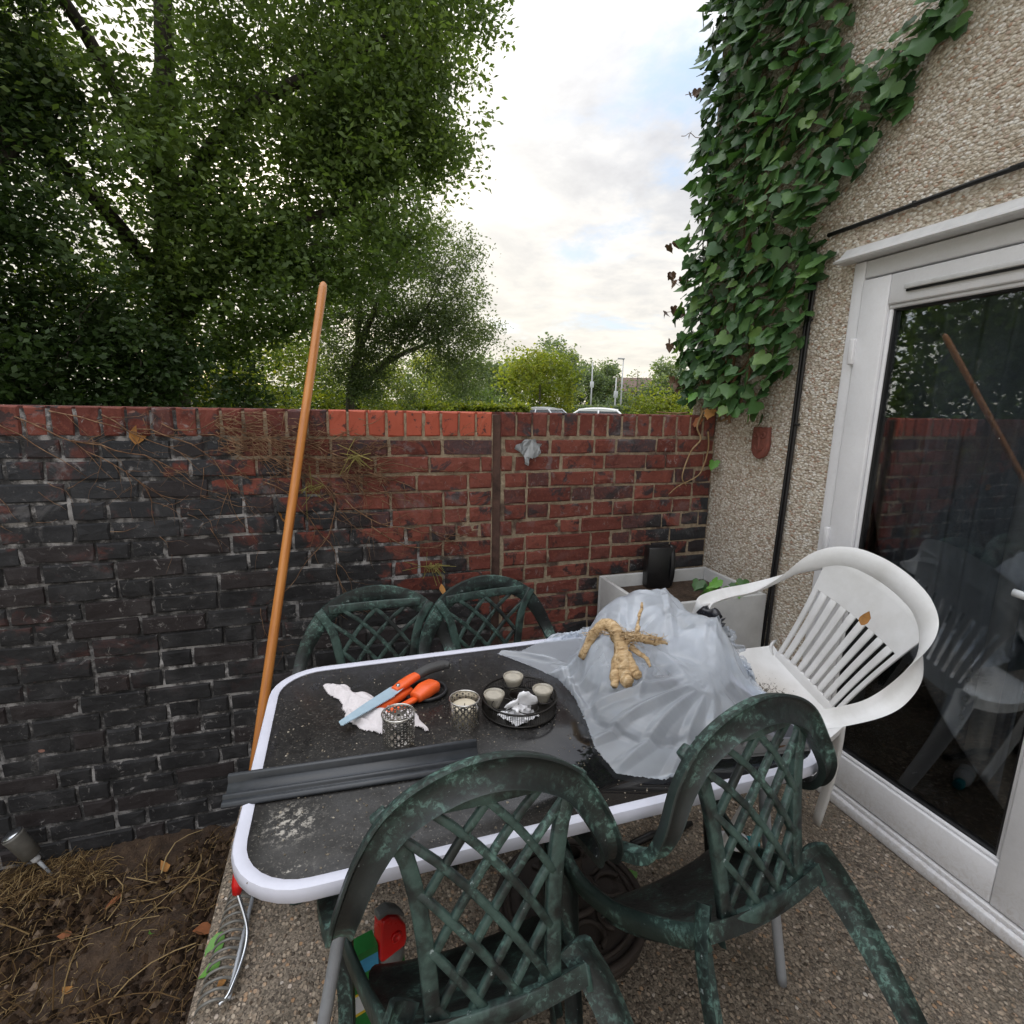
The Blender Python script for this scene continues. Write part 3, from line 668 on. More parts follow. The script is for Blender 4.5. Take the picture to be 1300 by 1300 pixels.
def tree(name, label, base, main, crowns, ncl, lpc, lsize, leafm, barkm, seed, rc=.55, flat=.6, group=None, cat='tree', up=.5, droop=0., asp=.55, gap=.0, gaps=(), twigs=True, shell=.25):
    rng = np.random.default_rng(seed); root = ob(name, None, loc=base, label=label, cat=cat, group=group); b0 = np.array(base)
    wood = MB(); nodes = []
    for pts, r0, r1 in main:
        c_ = cr([np.array(p) for p in pts], 4); wood.add(*tube(c_-b0, np.linspace(r0, r1, len(c_)), 9)); nodes += [(q, r1+(r0-r1)*(1-i/len(c_))) for i, q in enumerate(c_)]
    wt = np.array([c[2] for c in crowns], float); wt /= wt.sum()
    cs = np.concatenate([ell(rng, c[0], c[1], max(1, int(ncl*w_)), shell) for c, w_ in zip(crowns, wt)])
    cs = cs[cs[:, 2] > base[2]+.25]
    for gc, gr in gaps: cs = cs[(((cs-np.array(gc))/np.array(gr))**2).sum(1) > 1]
    if twigs:
        start = np.array([n_[0] for n_ in nodes]); order = np.argsort([np.min(np.linalg.norm(start-c, axis=1)) for c in cs])
        NP = [n_[0] for n_ in nodes]; NR = [n_[1] for n_ in nodes]
        for i in order:
            A = np.array(NP); dd = np.linalg.norm(A-cs[i], axis=1)+.25*np.maximum(0, A[:, 2]-cs[i][2]); j = int(np.argmin(dd))
            rr = min(NR[j]*.6, .018+.012*dd[j])
            pts = limb(wood, np.array(NP[j])-b0, cs[i]-b0, rr, .006, rng, .22, 5, 5)
            for q, t in zip(pts[1:], (.25, .5, .75, 1.)): NP.append(q+b0); NR.append(max(.008, rr*(1-t)))
    ob('trunk', wood.me('trunk', barkm, True), root)
    k = len(cs); cl = rng.uniform(.65, 1.35, k)
    idx = np.repeat(np.arange(k), lpc)
    q = np.clip(rng.normal(size=(len(idx), 3)), -1.5, 1.5)*np.array([1, 1, flat])*rc*.62*cl[idx][:, None]
    # inside a clump, leaves hang along a few sprays
    sp = rng.normal(size=(k, 7, 3)); sp[:, :, 2] *= flat; sp /= np.linalg.norm(sp, axis=2)[:, :, None]
    pick = rng.integers(0, 7, len(idx)); t_ = rng.random(len(idx))**.7
    q2 = sp[idx, pick]*(t_*rc*1.25*cl[idx])[:, None]+rng.normal(size=(len(idx), 3))*rc*.13
    use = rng.random(len(idx)) < .68; q[use] = q2[use]
    P = cs[idx]+q
    V = leaf_quads(P-b0, lsize, rng, up, asp, droop)
    tone = np.clip(rng.random(k)[idx]*.65+rng.random(len(idx))*.35, 0, 1)
    o = ob('crown', fastmesh('crown', V, 4, m=leafm, attr=tone), root); o['kind'] = 'stuff'
    return root
def polar(az, dist, z): return (dist*math.sin(rad(az)), dist*math.cos(rad(az)), z)

TR = 'trees beyond the garden wall'
tree('oak_tree', 'great leafy tree with spreading limbs rising beyond the blackened wall', polar(-15, 10.5, .05),
     [([polar(-15, 10.5, 0), polar(-14.5, 10.4, 1.7), polar(-14, 10.3, 3.4), polar(-13, 10.2, 5.4), polar(-12, 10.2, 8.2)], .30, .10),
      ([polar(-14.2, 10.3, 2.6), polar(-9, 9.9, 3.7), polar(-3, 9.6, 4.3), polar(3, 9.5, 4.6)], .14, .05),
      ([polar(-13.5, 10.2, 4.2), polar(-8, 9.6, 5.5), polar(0, 9.4, 6.4), polar(7, 9.6, 7.2)], .13, .05),
      ([polar(-14, 10.2, 3.2), polar(-20, 9.4, 4.4), polar(-28, 9.3, 5.2)], .12, .05),
      ([polar(-13.5, 10.2, 4.6), polar(-18, 9.6, 6.2), polar(-24, 9.6, 7.4)], .11, .05)],
     [(polar(-13, 10, 6.6), (4.0, 2.2, 2.6), 10), (polar(1, 9.8, 6.9), (2.1, 1.8, 2.3), 6), (polar(5.5, 9.7, 5.9), (1.35, 1.3, 1.0), 2.8), (polar(-1.5, 9.7, 4.3), (1.9, 1.3, .95), 3.2), (polar(-7, 9.3, 3.4), (1.5, 1.1, .8), 2.6), (polar(-22, 10, 4.3), (2.6, 1.8, 1.9), 5), (polar(7.5, 9.8, 7.9), (1.2, 1.2, 1.2), 2), (polar(-12, 9.6, 2.9), (1.6, 1.2, .8), 2.2)],
     430, 300, .098, M['leaf_oak'], M['bark'], 5, .62, .55, TR, gaps=[(polar(-18.6, 10, 6.0), (.34, 3, .5)), (polar(-18.8, 10, 4.25), (.3, 3, .35)), (polar(-12.0, 10, 4.05), (.16, 3, .16))])
tree('ivy_clad_tree', 'dark ivy-clad tree close beside the great leafy tree', polar(-29, 8.6, .05),
     [([polar(-29, 8.6, 0), polar(-28.5, 8.6, 2.2), polar(-27, 8.7, 4.6), polar(-26, 8.8, 8)], .26, .10), ([polar(-28, 8.6, 3), polar(-23, 8.6, 4.2), polar(-20, 8.8, 4.6)], .09, .03)],
     [(polar(-27, 8.6, 2.3), (1.5, .9, 1.7), 5), (polar(-26, 8.7, 5.2), (1.0, .8, 2.8), 5), (polar(-20.5, 8.8, 1.9), (1.3, .8, .75), 2.6), (polar(-14, 8.9, 1.7), (1.2, .7, .5), 1.6)],
     190, 260, .085, M['leaf_dark'], M['bark'], 8, .45, .8, TR)
tree('airy_tree', 'thin airy grey-green tree with several slender leaning stems', polar(1.0, 13.2, .05),
     [([polar(1, 13.2, 0), polar(1.0, 13.1, 1.8), polar(2.5, 12.9, 3.0), polar(5.5, 12.6, 4.4), polar(8, 12.5, 5.7)], .12, .03), ([polar(1.2, 13.1, 1.7), polar(5, 12.9, 2.5), polar(9.5, 12.8, 3.0), polar(12.5, 12.8, 3.6)], .075, .02), ([polar(1.5, 13.1, 1.9), polar(2.2, 12.9, 3.6), polar(3.2, 12.8, 5.2)], .07, .02), ([polar(3, 12.9, 2.1), polar(8, 12.9, 3.4), polar(11, 12.9, 4.7)], .05, .015)],
     [(polar(7, 12.7, 4.3), (1.75, 1.2, 1.5), 6), (polar(10.5, 12.8, 3.1), (1.15, .9, .75), 3), (polar(4, 12.8, 3.2), (1.1, .9, .8), 2), (polar(11.5, 12.9, 2.2), (.8, .8, .5), 1), (polar(1.5, 13., 2.9), (.9, .8, .9), 2), (polar(5., 12.8, 2.0), (1.0, .8, .5), 1.2)],
     300, 170, .078, M['leaf_air'], M['bark_grey'], 13, .42, .8, TR, droop=.5, asp=.42, up=.1)
for i, (az, ds, lb) in enumerate([(-58, 11., 'broad dark tree further along the garden beyond the wall end'), (-92, 12., 'broad tree at the side of the garden facing the glazed door')]):
    b = polar(az, ds, SOIL)
    tree('garden_tree', lb, b, [([b, polar(az, ds, 2.5), polar(az+2, ds, 6.)], .28, .08)], [(polar(az, ds, 4.8), (4.4, 3.4, 3.6), 3), (polar(az, ds, 2.0), (4.2, 2.5, 1.6), 1)], 230, 150, .19, M['leaf_oak'], M['bark'], 120+i, .9, .7, None)
SH = 'shrubs in the green behind the wall'
for i, (az, ds, zc, r, lm, lb) in enumerate([
    (-5.5, 15.5, 1.9, (1.7, 1.2, 1.5), 'leaf_yel', 'yellow-green shrub glowing under the great tree limbs, beside the rake handle'),
    (7.0, 17.5, 1.9, (1.8, 1.3, 1.5), 'leaf_yel', 'yellow-green shrub under the thin airy tree'),
    (-11.5, 12.6, 1.35, (1.3, .9, 1.1), 'leaf_yel', 'low yellowish shrub at the foot of the great tree'),
    (-19, 13., 1.8, (2.4, 1.2, 1.6), 'leaf_dark', 'dark bushy shrub behind the great tree trunk'),
    (-30, 12., 2.0, (3.0, 1.2, 1.9), 'leaf_dark', 'wide dark shrub behind the ivy-clad tree'),
    (1.0, 19., 1.5, (2.2, 1.2, 1.5), 'leaf_oak', 'mid-green shrub between the two yellow-green shrubs'),
    (12.6, 21., 1.7, (1.6, 1.2, 1.6), 'leaf_oak', 'mid-green shrub at the edge of the open view')]):
    b = polar(az, ds, .05)
    tree('shrub', lb, b, [([b, polar(az, ds, .9), polar(az+.5, ds, zc)], .05, .02)], [((b[0], b[1], zc), r, 1)], 60, 150, .10, M[lm], M['bark'], 30+i, .5, .7, SH, 'shrub')
FT = 'far trees across the road'
for i, (az, ds, zc, r, lm, ls, lb) in enumerate([
    (20.6, 30., 2.6, (2.2, 1.8, 2.0), 'leaf_yel', .20, 'round yellow-green tree standing behind the parked cars'),
    (22.3, 47., 4.2, (2.2, 2.0, 3.0), 'leaf_hazed', .26, 'tall grey-green tree just behind the round yellow-green tree'),
    (17.3, 52., 3.2, (3.2, 2., 2.4), 'leaf_hazed', .28, 'hazy green tree to the side of the round yellow-green tree, before the great tree edge'),
    (14.4, 44., 2.9, (2.6, 2., 2.6), 'leaf_hazed', .26, 'hazy green tree partly behind the thin airy tree'),
    (24.9, 55., 3.2, (2.4, 2., 2.6), 'leaf_hazed', .28, 'hazy tree between the tall grey-green tree and the lamp posts'),
    (27.4, 58., 3.4, (2.2, 2., 2.9), 'leaf_hazed', .28, 'hazy tree behind the two lamp posts'),
    (33.8, 40., 2.4, (1.8, 1.6, 2.4), 'leaf_hazed', .24, 'hazy tree next to the far brick house, by the ivy'),
    (9.5, 46., 2.9, (3.4, 2., 2.9), 'leaf_hazed', .26, 'hazy tree seen under the thin airy tree'),
    (39., 46., 3., (3.4, 2., 3.), 'leaf_hazed', .26, 'hazy tree hidden behind the ivy corner'),
    (33.0, 24., .95, (1.15, 1., .95), 'leaf_yel', .16, 'low yellowish bush in front of the far brick house'),
    (30.0, 43., 1.2, (2.4, 1., 1.1), 'leaf_hazed', .22, 'low hazy bush at the foot of the far brick house')]):
    b = polar(az, ds, .05)
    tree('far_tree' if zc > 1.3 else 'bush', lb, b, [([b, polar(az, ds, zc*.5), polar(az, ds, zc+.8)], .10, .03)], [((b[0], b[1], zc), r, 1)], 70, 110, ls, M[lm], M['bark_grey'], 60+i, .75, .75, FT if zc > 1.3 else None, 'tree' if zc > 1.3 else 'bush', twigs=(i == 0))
# a bare young tree with a few leaves by the house
b = polar(30.6, 37, .05)
tree('young_tree', 'slender young tree with sparse leaves in front of the far brick house', b, [([b, polar(30.6, 37, 2), polar(30.65, 37, 4.0)], .05, .02)], [((b[0], b[1], 3.1), (.7, .7, 1.1), 1)], 22, 14, .17, M['leaf_hazed'], M['bark_grey'], 90, .35, .8, None)
# clipped hedge
rng = np.random.default_rng(4)
def hedge(name, az0, az1, ds, ht, lm, lb, n):
    t = rng.random(n); az = np.radians(az0+(az1-az0)*t); d_ = ds+rng.uniform(0, .9, n); top = rng.random(n) < .55
    z = np.where(top, ht+rng.normal(0, .05, n), .06+rng.random(n)*ht); d_ = np.where(top, d_, ds+rng.normal(0, .06, n))
    P = np.stack([d_*np.sin(az), d_*np.cos(az), z], 1)
    V = leaf_quads(P, .15, rng, .6); root = ob(name, None, loc=polar((az0+az1)/2, ds, .05), label=lb, cat='hedge'); b0 = np.array(root.location)
    o = ob('foliage', fastmesh('hedge', V-b0, 4, m=lm, attr=rng.random(n)), root); o['kind'] = 'stuff'
    k = 24; A = np.radians(np.linspace(az0, az1, k)); mb = MB()
    for i in range(k-1):
        p = [((ds+dd)*math.sin(a)-b0[0], (ds+dd)*math.cos(a)-b0[1]) for a, dd in ((A[i], .08), (A[i+1], .08), (A[i+1], .85), (A[i], .85))]
        mb.add(*extr(p, 'z', 0., ht-.12))
    ob('branches', mb.me('branches', M['grass']), root)
hedge('hedge', 4, 19.5, 17.5, 1.47, M['leaf_yel'], 'clipped pale green hedge just above the wall top, before the parked cars', 9000)
hedge('hedge', -45, 4, 19.5, 1.9, M['leaf_dark'], 'tall dark hedge behind the trees', 9000)
hedge('hedge', 19.5, 48, 36., 1.62, M['leaf_hazed'], 'clipped hedge across the road behind the parked cars', 9000)

# ---- ivy on the house
def ivy_leaf(seed, s=1.):
    r = random.Random(seed)
    half = [(0, -.02), (.16, -.18), (.38, -.20), (.60, -.02), (.56, .16), (.46, .28), (.50, .46), (.36, .54), (.22, .66), (.09, .86), (0, 1.0)]
    half = [(x*r.uniform(.88, 1.15), z*r.uniform(.92, 1.06)) for x, z in half]; half[0] = (0, -.02)
    L = half+[(-x*r.uniform(.88, 1.12), z) for x, z in half[1:-1]][::-1]
    curl = r.uniform(.12, .32); fold = r.uniform(.08, .2); tw = r.uniform(-.1, .1)
    def P(x, z): return (x*.9, -(curl*z*z)+fold*abs(x)*1.2-.1+tw*x, -z)        # hangs tip down, face towards -y
    v = [P(0, .32)]+[P(x, z) for x, z in L]; n = len(L)
    v = [(a*s, b_*s, c*s) for a, b_, c in v]
    return mk('ivy_leaf', v, [(0, 1+i, 1+(i+1) % n) for i in range(n)], True, M['ivy'])
IV = [ivy_leaf(i) for i in range(6)]
POLY = [(2.43, 4.3), (2.43, 2.55), (2.47, 2.1), (2.44, 1.75), (2.32, 1.56), (2.12, 1.53), (1.94, 1.47), (1.87, 1.50), (1.86, 1.60), (1.75, 1.74), (1.70, 1.96), (1.685, 2.18), (1.60, 2.33), (1.44, 2.50), (1.28, 2.66), (1.0, 2.92), (.6, 3.3), (.75, 3.45), (1.28, 2.83), (1.50, 2.72), (1.62, 2.66), (1.70, 2.75), (1.66, 2.95), (1.55, 3.3), (1.45, 4.3)]
def inside(y, z):
    c = False; n = len(POLY)
    for i in range(n):
        (y0, z0), (y1, z1) = POLY[i], POLY[(i+1) % n]
        if (z0 > z) != (z1 > z) and y < (y1-y0)*(z-z0)/(z1-z0)+y0: c = not c
    return c
ivy = ob('ivy', None, loc=(HX, 2.2, 1.4), label='thick green ivy climbing the corner of the pebbledash house', cat='ivy')
r = random.Random(21)
# crawling stems
mb = MB(); stems = []
for i in range(26):
    y, z = r.uniform(2.0, 2.5), r.uniform(1.40, 1.55); pts = [(-.02, y-2.2, z-1.4)]; a = math.pi/2+r.uniform(-.2, .75)
    for k in range(r.randint(8, 22)):
        a += r.uniform(-.22, .22); y -= math.cos(a)*.09*-1*-1; z += math.sin(a)*.10
        if not inside(y, z): break
        pts.append((-.015-r.random()*.03, y-2.2, z-1.4))
    if len(pts) > 3: mb.add(*tube(cr(pts, 2), np.linspace(.007, .0025, 2*(len(pts)-1)+1), 5)); stems += pts
ob('stems', mb.me('stems', M['stem'], True), ivy)
def ivy_pose(y, z, depth):
    s = r.uniform(.038, .076); yaw = -math.pi/2+r.gauss(0, .55); pitch = r.gauss(.35, .38); roll = r.gauss(0, .6)
    if y > 2.40: yaw += (y-2.40)*-3.5+r.uniform(-.5, .2)
    x = -depth
    return Matrix.Translation((x, y-2.2, z-1.4)) @ Matrix.Rotation(yaw, 4, 'Z') @ Matrix.Rotation(-pitch, 4, 'X') @ Matrix.Rotation(roll, 4, 'Y') @ Matrix.Scale(s, 4)
cells = []; sy, sz = .043, .044
z = 1.40
row = 0
while z < 3.42:
    y = 1.2+(row % 2)*sy/2
    while y < 2.62:
        yy, zz = y+r.uniform(-.02, .02), z+r.uniform(-.02, .02)
        if inside(yy, zz): cells.append((yy, zz))
        y += sy
    z += sz; row += 1
r.shuffle(cells)
def edge_fac(y, z): return min(1., max(.25, (y-1.66)/.35)) if z < 2.2 else min(1., max(.2, (y-1.40)/.5))
vis = [c for c in cells if c[1] < 2.15+(2.46-c[0])*.28+.55][:300]
visS = set(vis)
for (y, z) in vis:
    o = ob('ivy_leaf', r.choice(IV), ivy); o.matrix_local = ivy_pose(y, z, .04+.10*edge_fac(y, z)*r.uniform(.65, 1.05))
# the remaining leaves joined
TV = []; 
base = [np.array([v_.co for v_ in q.vertices]) for q in IV]
tris = [np.array([p_.vertices for p_ in q.polygons]) for q in IV]
def addleaf(Mx, k):
    A = np.array(Mx); P = base[k] @ A[:3, :3].T + A[:3, 3]; TV.append(P[tris[k]])
for (y, z) in cells:
    if (y, z) not in visS: addleaf(ivy_pose(y, z, .04+.10*edge_fac(y, z)*r.uniform(.6, 1.05)), r.randrange(6))
for _ in range(2100):
    y, z = r.uniform(1.0, 2.55), r.uniform(1.42, 4.25)
    if inside(y, z): addleaf(ivy_pose(y, z, .01+.09*edge_fac(y, z)*r.random()), r.randrange(6))
for _ in range(260):   # leaves wrapping the outer corner
    z = r.uniform(1.55, 4.2); y = 2.40+r.uniform(0, .07+.05*math.sin(z*7)); addleaf(ivy_pose(y, z, r.uniform(-.10, .08)), r.randrange(6))
A = np.concatenate(TV); tone = np.repeat(RNG.random(len(TV)), [len(t) for t in TV])
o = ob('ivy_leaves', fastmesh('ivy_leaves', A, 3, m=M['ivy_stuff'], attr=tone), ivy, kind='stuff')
# loose reddish sprays sticking out from the corner
mb = MB(); TV2 = []
for (y, z, n) in ((2.55, 2.14, 6), (2.58, 1.97, 8), (2.53, 2.35, 4), (2.5, 1.62, 10), (2.52, 2.75, 4), (2.5, 3.0, 5), (2.53, 1.8, 8)):
    p0 = np.array([-.08, y-2.2-.12, z-1.4]); pts = [p0]
    for k in range(5): pts.append(pts[-1]+np.array([r.uniform(-.03, .01), r.uniform(.005, .04), r.uniform(-.02, .03)]))
    mb.add(*tube(cr(pts, 2), .0016, 4))
    for k in range(n):
        q = pts[r.randrange(1, 6)]; Mx = Matrix.Translation(tuple(q)) @ Matrix.Rotation(r.uniform(0, 6), 4, 'Z') @ Matrix.Rotation(r.uniform(-.6, .6), 4, 'X') @ Matrix.Scale(r.uniform(.028, .05), 4)
        k_ = r.randrange(6); Am = np.array(Mx); TV2.append((base[k_] @ Am[:3, :3].T + Am[:3, 3])[tris[k_]])
ob('young_shoot', mb.me('young_shoot', M['stem'], True), ivy)
ob('young_leaves', fastmesh('young_leaves', np.concatenate(TV2), 3, m=m_plain('reddish_ivy', (.11,.062,.035), .5, var=.4)), ivy, kind='stuff')
# woody creeping roots at the wall corner
mb = MB()
for pts, rr in [([(-.06, .10, .12), (-.08, .06, .07), (-.09, -.02, .085), (-.05, -.09, .13)], .007), ([(-.10, .03, .10), (-.13, .028, .02), (-.11, .02, -.04), (-.16, .022, -.10), (-.20, .02, -.22), (-.17, .02, -.27)], .0055),
                ([(-.07, .02, .0), (-.06, .02, -.08), (-.08, .015, -.16), (-.11, .018, -.22), (-.22, .018, -.27), (-.27, .02, -.31)], .0045), ([(-.02, .0, .05), (-.02, -.12, .09), (-.02, -.22, .18)], .006), ([(-.12, .12, .09), (-.20, .10, .085), (-.3, .13, .09)], .005)]:
    c_ = cr(pts, 6); mb.add(*tube(c_, np.linspace(rr, rr*.5, len(c_)), 6))
ob('root_stem', mb.me('root_stem', m_wood('pale_stem', (.16,.10,.05), (.30,.20,.10), (.42,.30,.18), 2, .9), True), ivy)
# dying leaves at the foot
for (x, y, z, mm) in ((-.10, -.02, .10, 'dryleaf'), (-.12, .05, .06, 'rustleaf'), (-.06, -.05, .15, 'greenleaf'), (-.13, .08, .18, 'greenleaf'), (-.10, .16, .20, 'greenleaf'), (-.03, .0, -.15, 'greenleaf')):
    me_ = r.choice(IV).copy(); me_.materials.clear(); me_.materials.append(M[mm]); o = ob('ivy_leaf', me_, ivy); o.matrix_local = Matrix.Translation((x, y, z)) @ Matrix.Rotation(-math.pi/3+r.uniform(-.4, .4), 4, 'Z') @ Matrix.Rotation(-.4, 4, 'X') @ Matrix.Scale(.055, 4)

# ---- dead creeper over the blackened wall
cre = ob('dead_creeper', None, loc=(-.4, WY, SOIL), label='dead brown creeper stems clinging across the top of the blackened wall', cat='creeper')
mb = MB(); rng = np.random.default_rng(17); c0 = np.array([-.4, WY, SOIL])
def creep(x, z, ang, n, step, r0, depth=0):
    pts = []
    for k in range(n):
        pts.append(np.array([x, WY-.006-rng.random()*.010, z])-c0); ang += rng.normal(0, .20)
        x += math.cos(ang)*step; z += math.sin(ang)*step
        if z > TOPZ-.005 or x > .61: break
        if depth < 2 and rng.random() < (.55 if depth == 0 else .35): creep(x, z, ang+rng.choice([-1, 1])*rng.uniform(.3, 1.0), int(rng.integers(3, 9)), step*.6, r0*.5, depth+1)
    if len(pts) > 2: mb.add(*tube(np.array(pts), np.linspace(r0, r0*.35, len(pts)), 4))
for (x, z, a) in [(-1.05, 1.44, -.35), (-.95, 1.46, -.42), (-.8, 1.45, -.55), (-.70, 1.40, -.30), (-.62, 1.42, -.6), (-.5, 1.38, -.2), (-.45, 1.42, -.5), (-.30, 1.36, -.1), (-.28, 1.3, -.45), (-.15, 1.30, -.05), (-.1, 1.34, -.25), (-.3, 1.2, -.35), (-.9, 1.36, -.2), (-.1, 1.22, -.65), (.0, 1.12, -.8), (.1, 1.0, -.7), (-1.2, 1.46, -.3)]:
    creep(x, z, a, int(rng.integers(8, 17)), .045, .0027)
for _ in range(380):  # broken bits of twig in the mat of stems
    x = rng.uniform(-.45, .15); z = 1.40-.22*(x+.45)+rng.normal(0, .07)-.02
    if z < TOPZ-.01: creep(x, z, rng.normal(-.15, .5), int(rng.integers(3, 7)), .022, .0016, 2)
for _ in range(70):
    x = rng.uniform(-1.15, .55); z = rng.uniform(1.0, 1.44); creep(x, z, rng.uniform(-1.2, .4), int(rng.integers(3, 8)), .02, .0013, 2)
ob('stems', mb.me('creeper', M['stem'], True), cre)
# wilted tufts hanging on it
wt_ = m_plain('wilted_tuft', (.22,.19,.06), .9, var=.5)
for (x, z, n_) in ((.36, .80, 26), (-.12, 1.16, 14), (.05, 1.28, 18)):
    mb = MB()
    for k in range(n_):
        q0 = np.array([x+rng.normal(0, .012), WY-.01-rng.random()*.01, z+rng.normal(0, .006)])-c0
        mb.add(*tube(cr([q0, q0+np.array([rng.normal(0, .02), -.01, .015]), q0+np.array([rng.normal(0, .06), -.012, rng.normal(0, .04)])], 3), .0013, 4))
    ob('tuft', mb.me('tuft', wt_), cre, kind='stuff')
# ------------------------------------------------------------------ green lattice chairs
CRES = [(-.5, .0), (-.40, .42), (-.2, .80), (0, .92), (.2, .80), (.40, .42), (.5, .0), (.40, .10), (.2, .42), (0, .54), (-.2, .42), (-.40, .10)]
def mirror(P): return [(-x, y, z) for x, y, z in P[::-1]]
def make_green_chair(label, group):
    root = ob('lattice_chair', None, label=label, cat='chair', group=group)
    m = M['resin']
    half = [(.262, .215, .49), (.268, .17, .518), (.268, .09, .530), (.262, -.01, .533), (.252, -.10, .538), (.240, -.175, .550), (.226, -.222, .598), (.192, -.242, .668), (.145, -.264, .727), (.076, -.280, .763)]
    P = cr(half+[(0, -.286, .776)]+mirror(half), 6); k = len(P)
    B = np.stack([P[:, 0]*1.15, 0*P[:, 0], np.maximum(P[:, 2]-.525, 0.)], 1); B /= np.linalg.norm(B, axis=1)[:, None]
    s = np.clip((P[:, 2]-.55)/.2, 0, 1)
    BEAD = [(.50, .30), (.50, -.55), (.40, -.60), (.30, -.22), (0, -.10), (-.36, -.20), (-.50, -.45), (-.50, .20), (-.3, .42), (0, .50), (.3, .42)]
    me = fixn(mk('crest', *sweep(P, BEAD, B, [(.036+.020*q, .025) for q in s]), True, m)); me.set_sharp_from_angle(angle=rad(50)); ob('top_rail', me, root)
    # back panel surface
    def S(u, v):
        hw = .104+.014*v+.044*v**3; x = u*hw
        return np.array([x, -.195-.074*v+.018*(u*u)*(.4+.6*v), .395+.350*v])
    br = ob('backrest', None, root)
    def strip(fn, n, wd, th, nm):
        pts = np.array([fn(q) for q in np.linspace(0, 1, n)]); T = np.gradient(pts, axis=0)
        Bv = np.cross(T, np.array([0, 1., .15])); sect = [(-.5, -.5), (-.35, -.62), (.35, -.62), (.5, -.5), (.5, .5), (-.5, .5)]
        me = fixn(mk(nm, *sweep(pts, sect, Bv, [(wd, th)]*n), False, M['resin_worn'])); return ob(nm, bev(me, .0018, 1, 40), br)
    for sgn in (-1, 1):
        strip(lambda q: S(sgn*(1+.10*max(0, q-.8)/.2), q*.985), 14, .027, .016, 'stile')
        # web that flares from the stile into the top rail
    sl = 1.85; n_ = 0   # slope in (u, v*aspect)
    hgt = .350/.122
    for sg in (-1, 1):
        c = -3.2
        while c < 3.2:
            # line: w = sg*1.25*u + c, w in [0, hgt]
            us = []
            for u_ in (-1, 1):
                w_ = sg*1.25*u_+c
                if 0 <= w_ <= hgt: us.append(u_)
            for w_ in (0, hgt):
                u_ = (w_-c)/(sg*1.25)
                if -1 < u_ < 1: us.append(u_)
            if len(us) >= 2 and abs(us[0]-us[1]) > .12:
                a, b_ = min(us), max(us)
                strip(lambda q: S(a+(b_-a)*q, (sg*1.25*(a+(b_-a)*q)+c)/hgt)+np.array([0, .0012*sg, 0]), 7, .0135, .012, 'lattice_bar')
            c += .74
    strip(lambda q: S(-1+2*q, .0)+np.array([0, -.004, -.012]), 12, .034, .018, 'lower_rail')
    strip(lambda q: S(-.9+1.8*q, .985), 12, .030, .016, 'upper_rail')
    # seat
    nu, nv = 17, 17; v = []; f = []
    def seat(s_, t_):
        hw = .160+.035*math.sin(t_*math.pi*.6); y = -.205+.39*t_
        z = .398-.10*t_+.016*s_*s_-.020*math.sin(math.pi*min(1, t_*1.05))-.05*max(0, t_-.82)**2/.0324*.5
        return (s_*hw*(1-.12*max(0, t_-.8)/.2*s_*s_), y, z)
    for j in range(nv):
        for i in range(nu): v.append(seat(-1+2*i/(nu-1), j/(nv-1)))
    for j in range(nv-1):
        for i in range(nu-1): f.append((j*nu+i, j*nu+i+1, (j+1)*nu+i+1, (j+1)*nu+i))
    loop = [i for i in range(nu)]+[j*nu+nu-1 for j in range(1, nv)]+[(nv-1)*nu+i for i in range(nu-2, -1, -1)]+[j*nu for j in range(nv-2, 0, -1)]
    n0 = len(v)
    for q in loop: v.append((v[q][0]*1.01, v[q][1], v[q][2]-.036))
    for a in range(len(loop)): b_ = (a+1) % len(loop); f.append((loop[a], n0+a, n0+b_, loop[b_]))
    me = fixn(mk('seat', v, f, True, m)); me.set_sharp_from_angle(angle=rad(45)); ob('seat', me, root)
    # legs: tapered channels
    for sx in (-1, 1):
        Pt = cr([(sx*.145, -.205, .44), (sx*.180, -.220, .37), (sx*.212, -.255, .24), (sx*.250, -.315, .0)], 5)
        me = fixn(mk('leg', *sweep(Pt, CRES, (-.75, sx*.66, 0) if sx > 0 else (-.75, -.66, 0), [(.076-.030*q, .030) for q in np.linspace(0, 1, len(Pt))]), True, m)); me.set_sharp_from_angle(angle=rad(60)); ob('leg', me, root)
        Pt = cr([(sx*.262, .205, .510), (sx*.254, .195, .43), (sx*.246, .205, .35), (sx*.245, .235, .18), (sx*.255, .255, .0)], 5)
        me = fixn(mk('leg', *sweep(Pt, CRES, (-.65, -sx*.75, 0), [(.046+.024*math.sin(math.pi*min(1, q*1.4)) , .026) for q in np.linspace(0, 1, len(Pt))]), True, m)); me.set_sharp_from_angle(angle=rad(60)); ob('leg', me, root)
        # side apron from the rear leg up to the front leg under the arm
        Pt = cr([(sx*.165, -.20, .39), (sx*.180, -.10, .36), (sx*.205, .04, .34), (sx*.235, .14, .37), (sx*.254, .195, .44)], 5)
        ob('side_apron', fixn(mk('side_apron', *sweep(Pt, [(-.5, -.5), (.5, -.5), (.5, .5), (-.5, .5)], (0, 0, 1), [(.045, .010)]*len(Pt)), True, m)), root)
    return root
def place(root, pos, rz, tilt=0., pivot_y=.255, roll=0.):
    """stand the chair with its front feet on pos; tilt tips it forward over them"""
    Mx = Matrix.Translation(pos) @ Matrix.Rotation(rz, 4, 'Z') @ Matrix.Rotation(-tilt, 4, 'X') @ Matrix.Rotation(roll, 4, 'Y') @ Matrix.Translation((0, -pivot_y, 0))
    root.matrix_world = Mx
GC = 'green lattice chairs round the table'
c1 = make_green_chair('green-black lattice chair tipped against the table, in front of the red-capped bottle', GC)
c2 = copy_tree(c1); c2['label'] = 'verdigris lattice chair tipped against the table end beside the glazed door'
c3 = copy_tree(c1); c3['label'] = 'green lattice chair behind the table against the blackened bricks'
c4 = copy_tree(c1); c4['label'] = 'dark lattice chair behind the table strewn with dead stems, beside the plastic sheet'
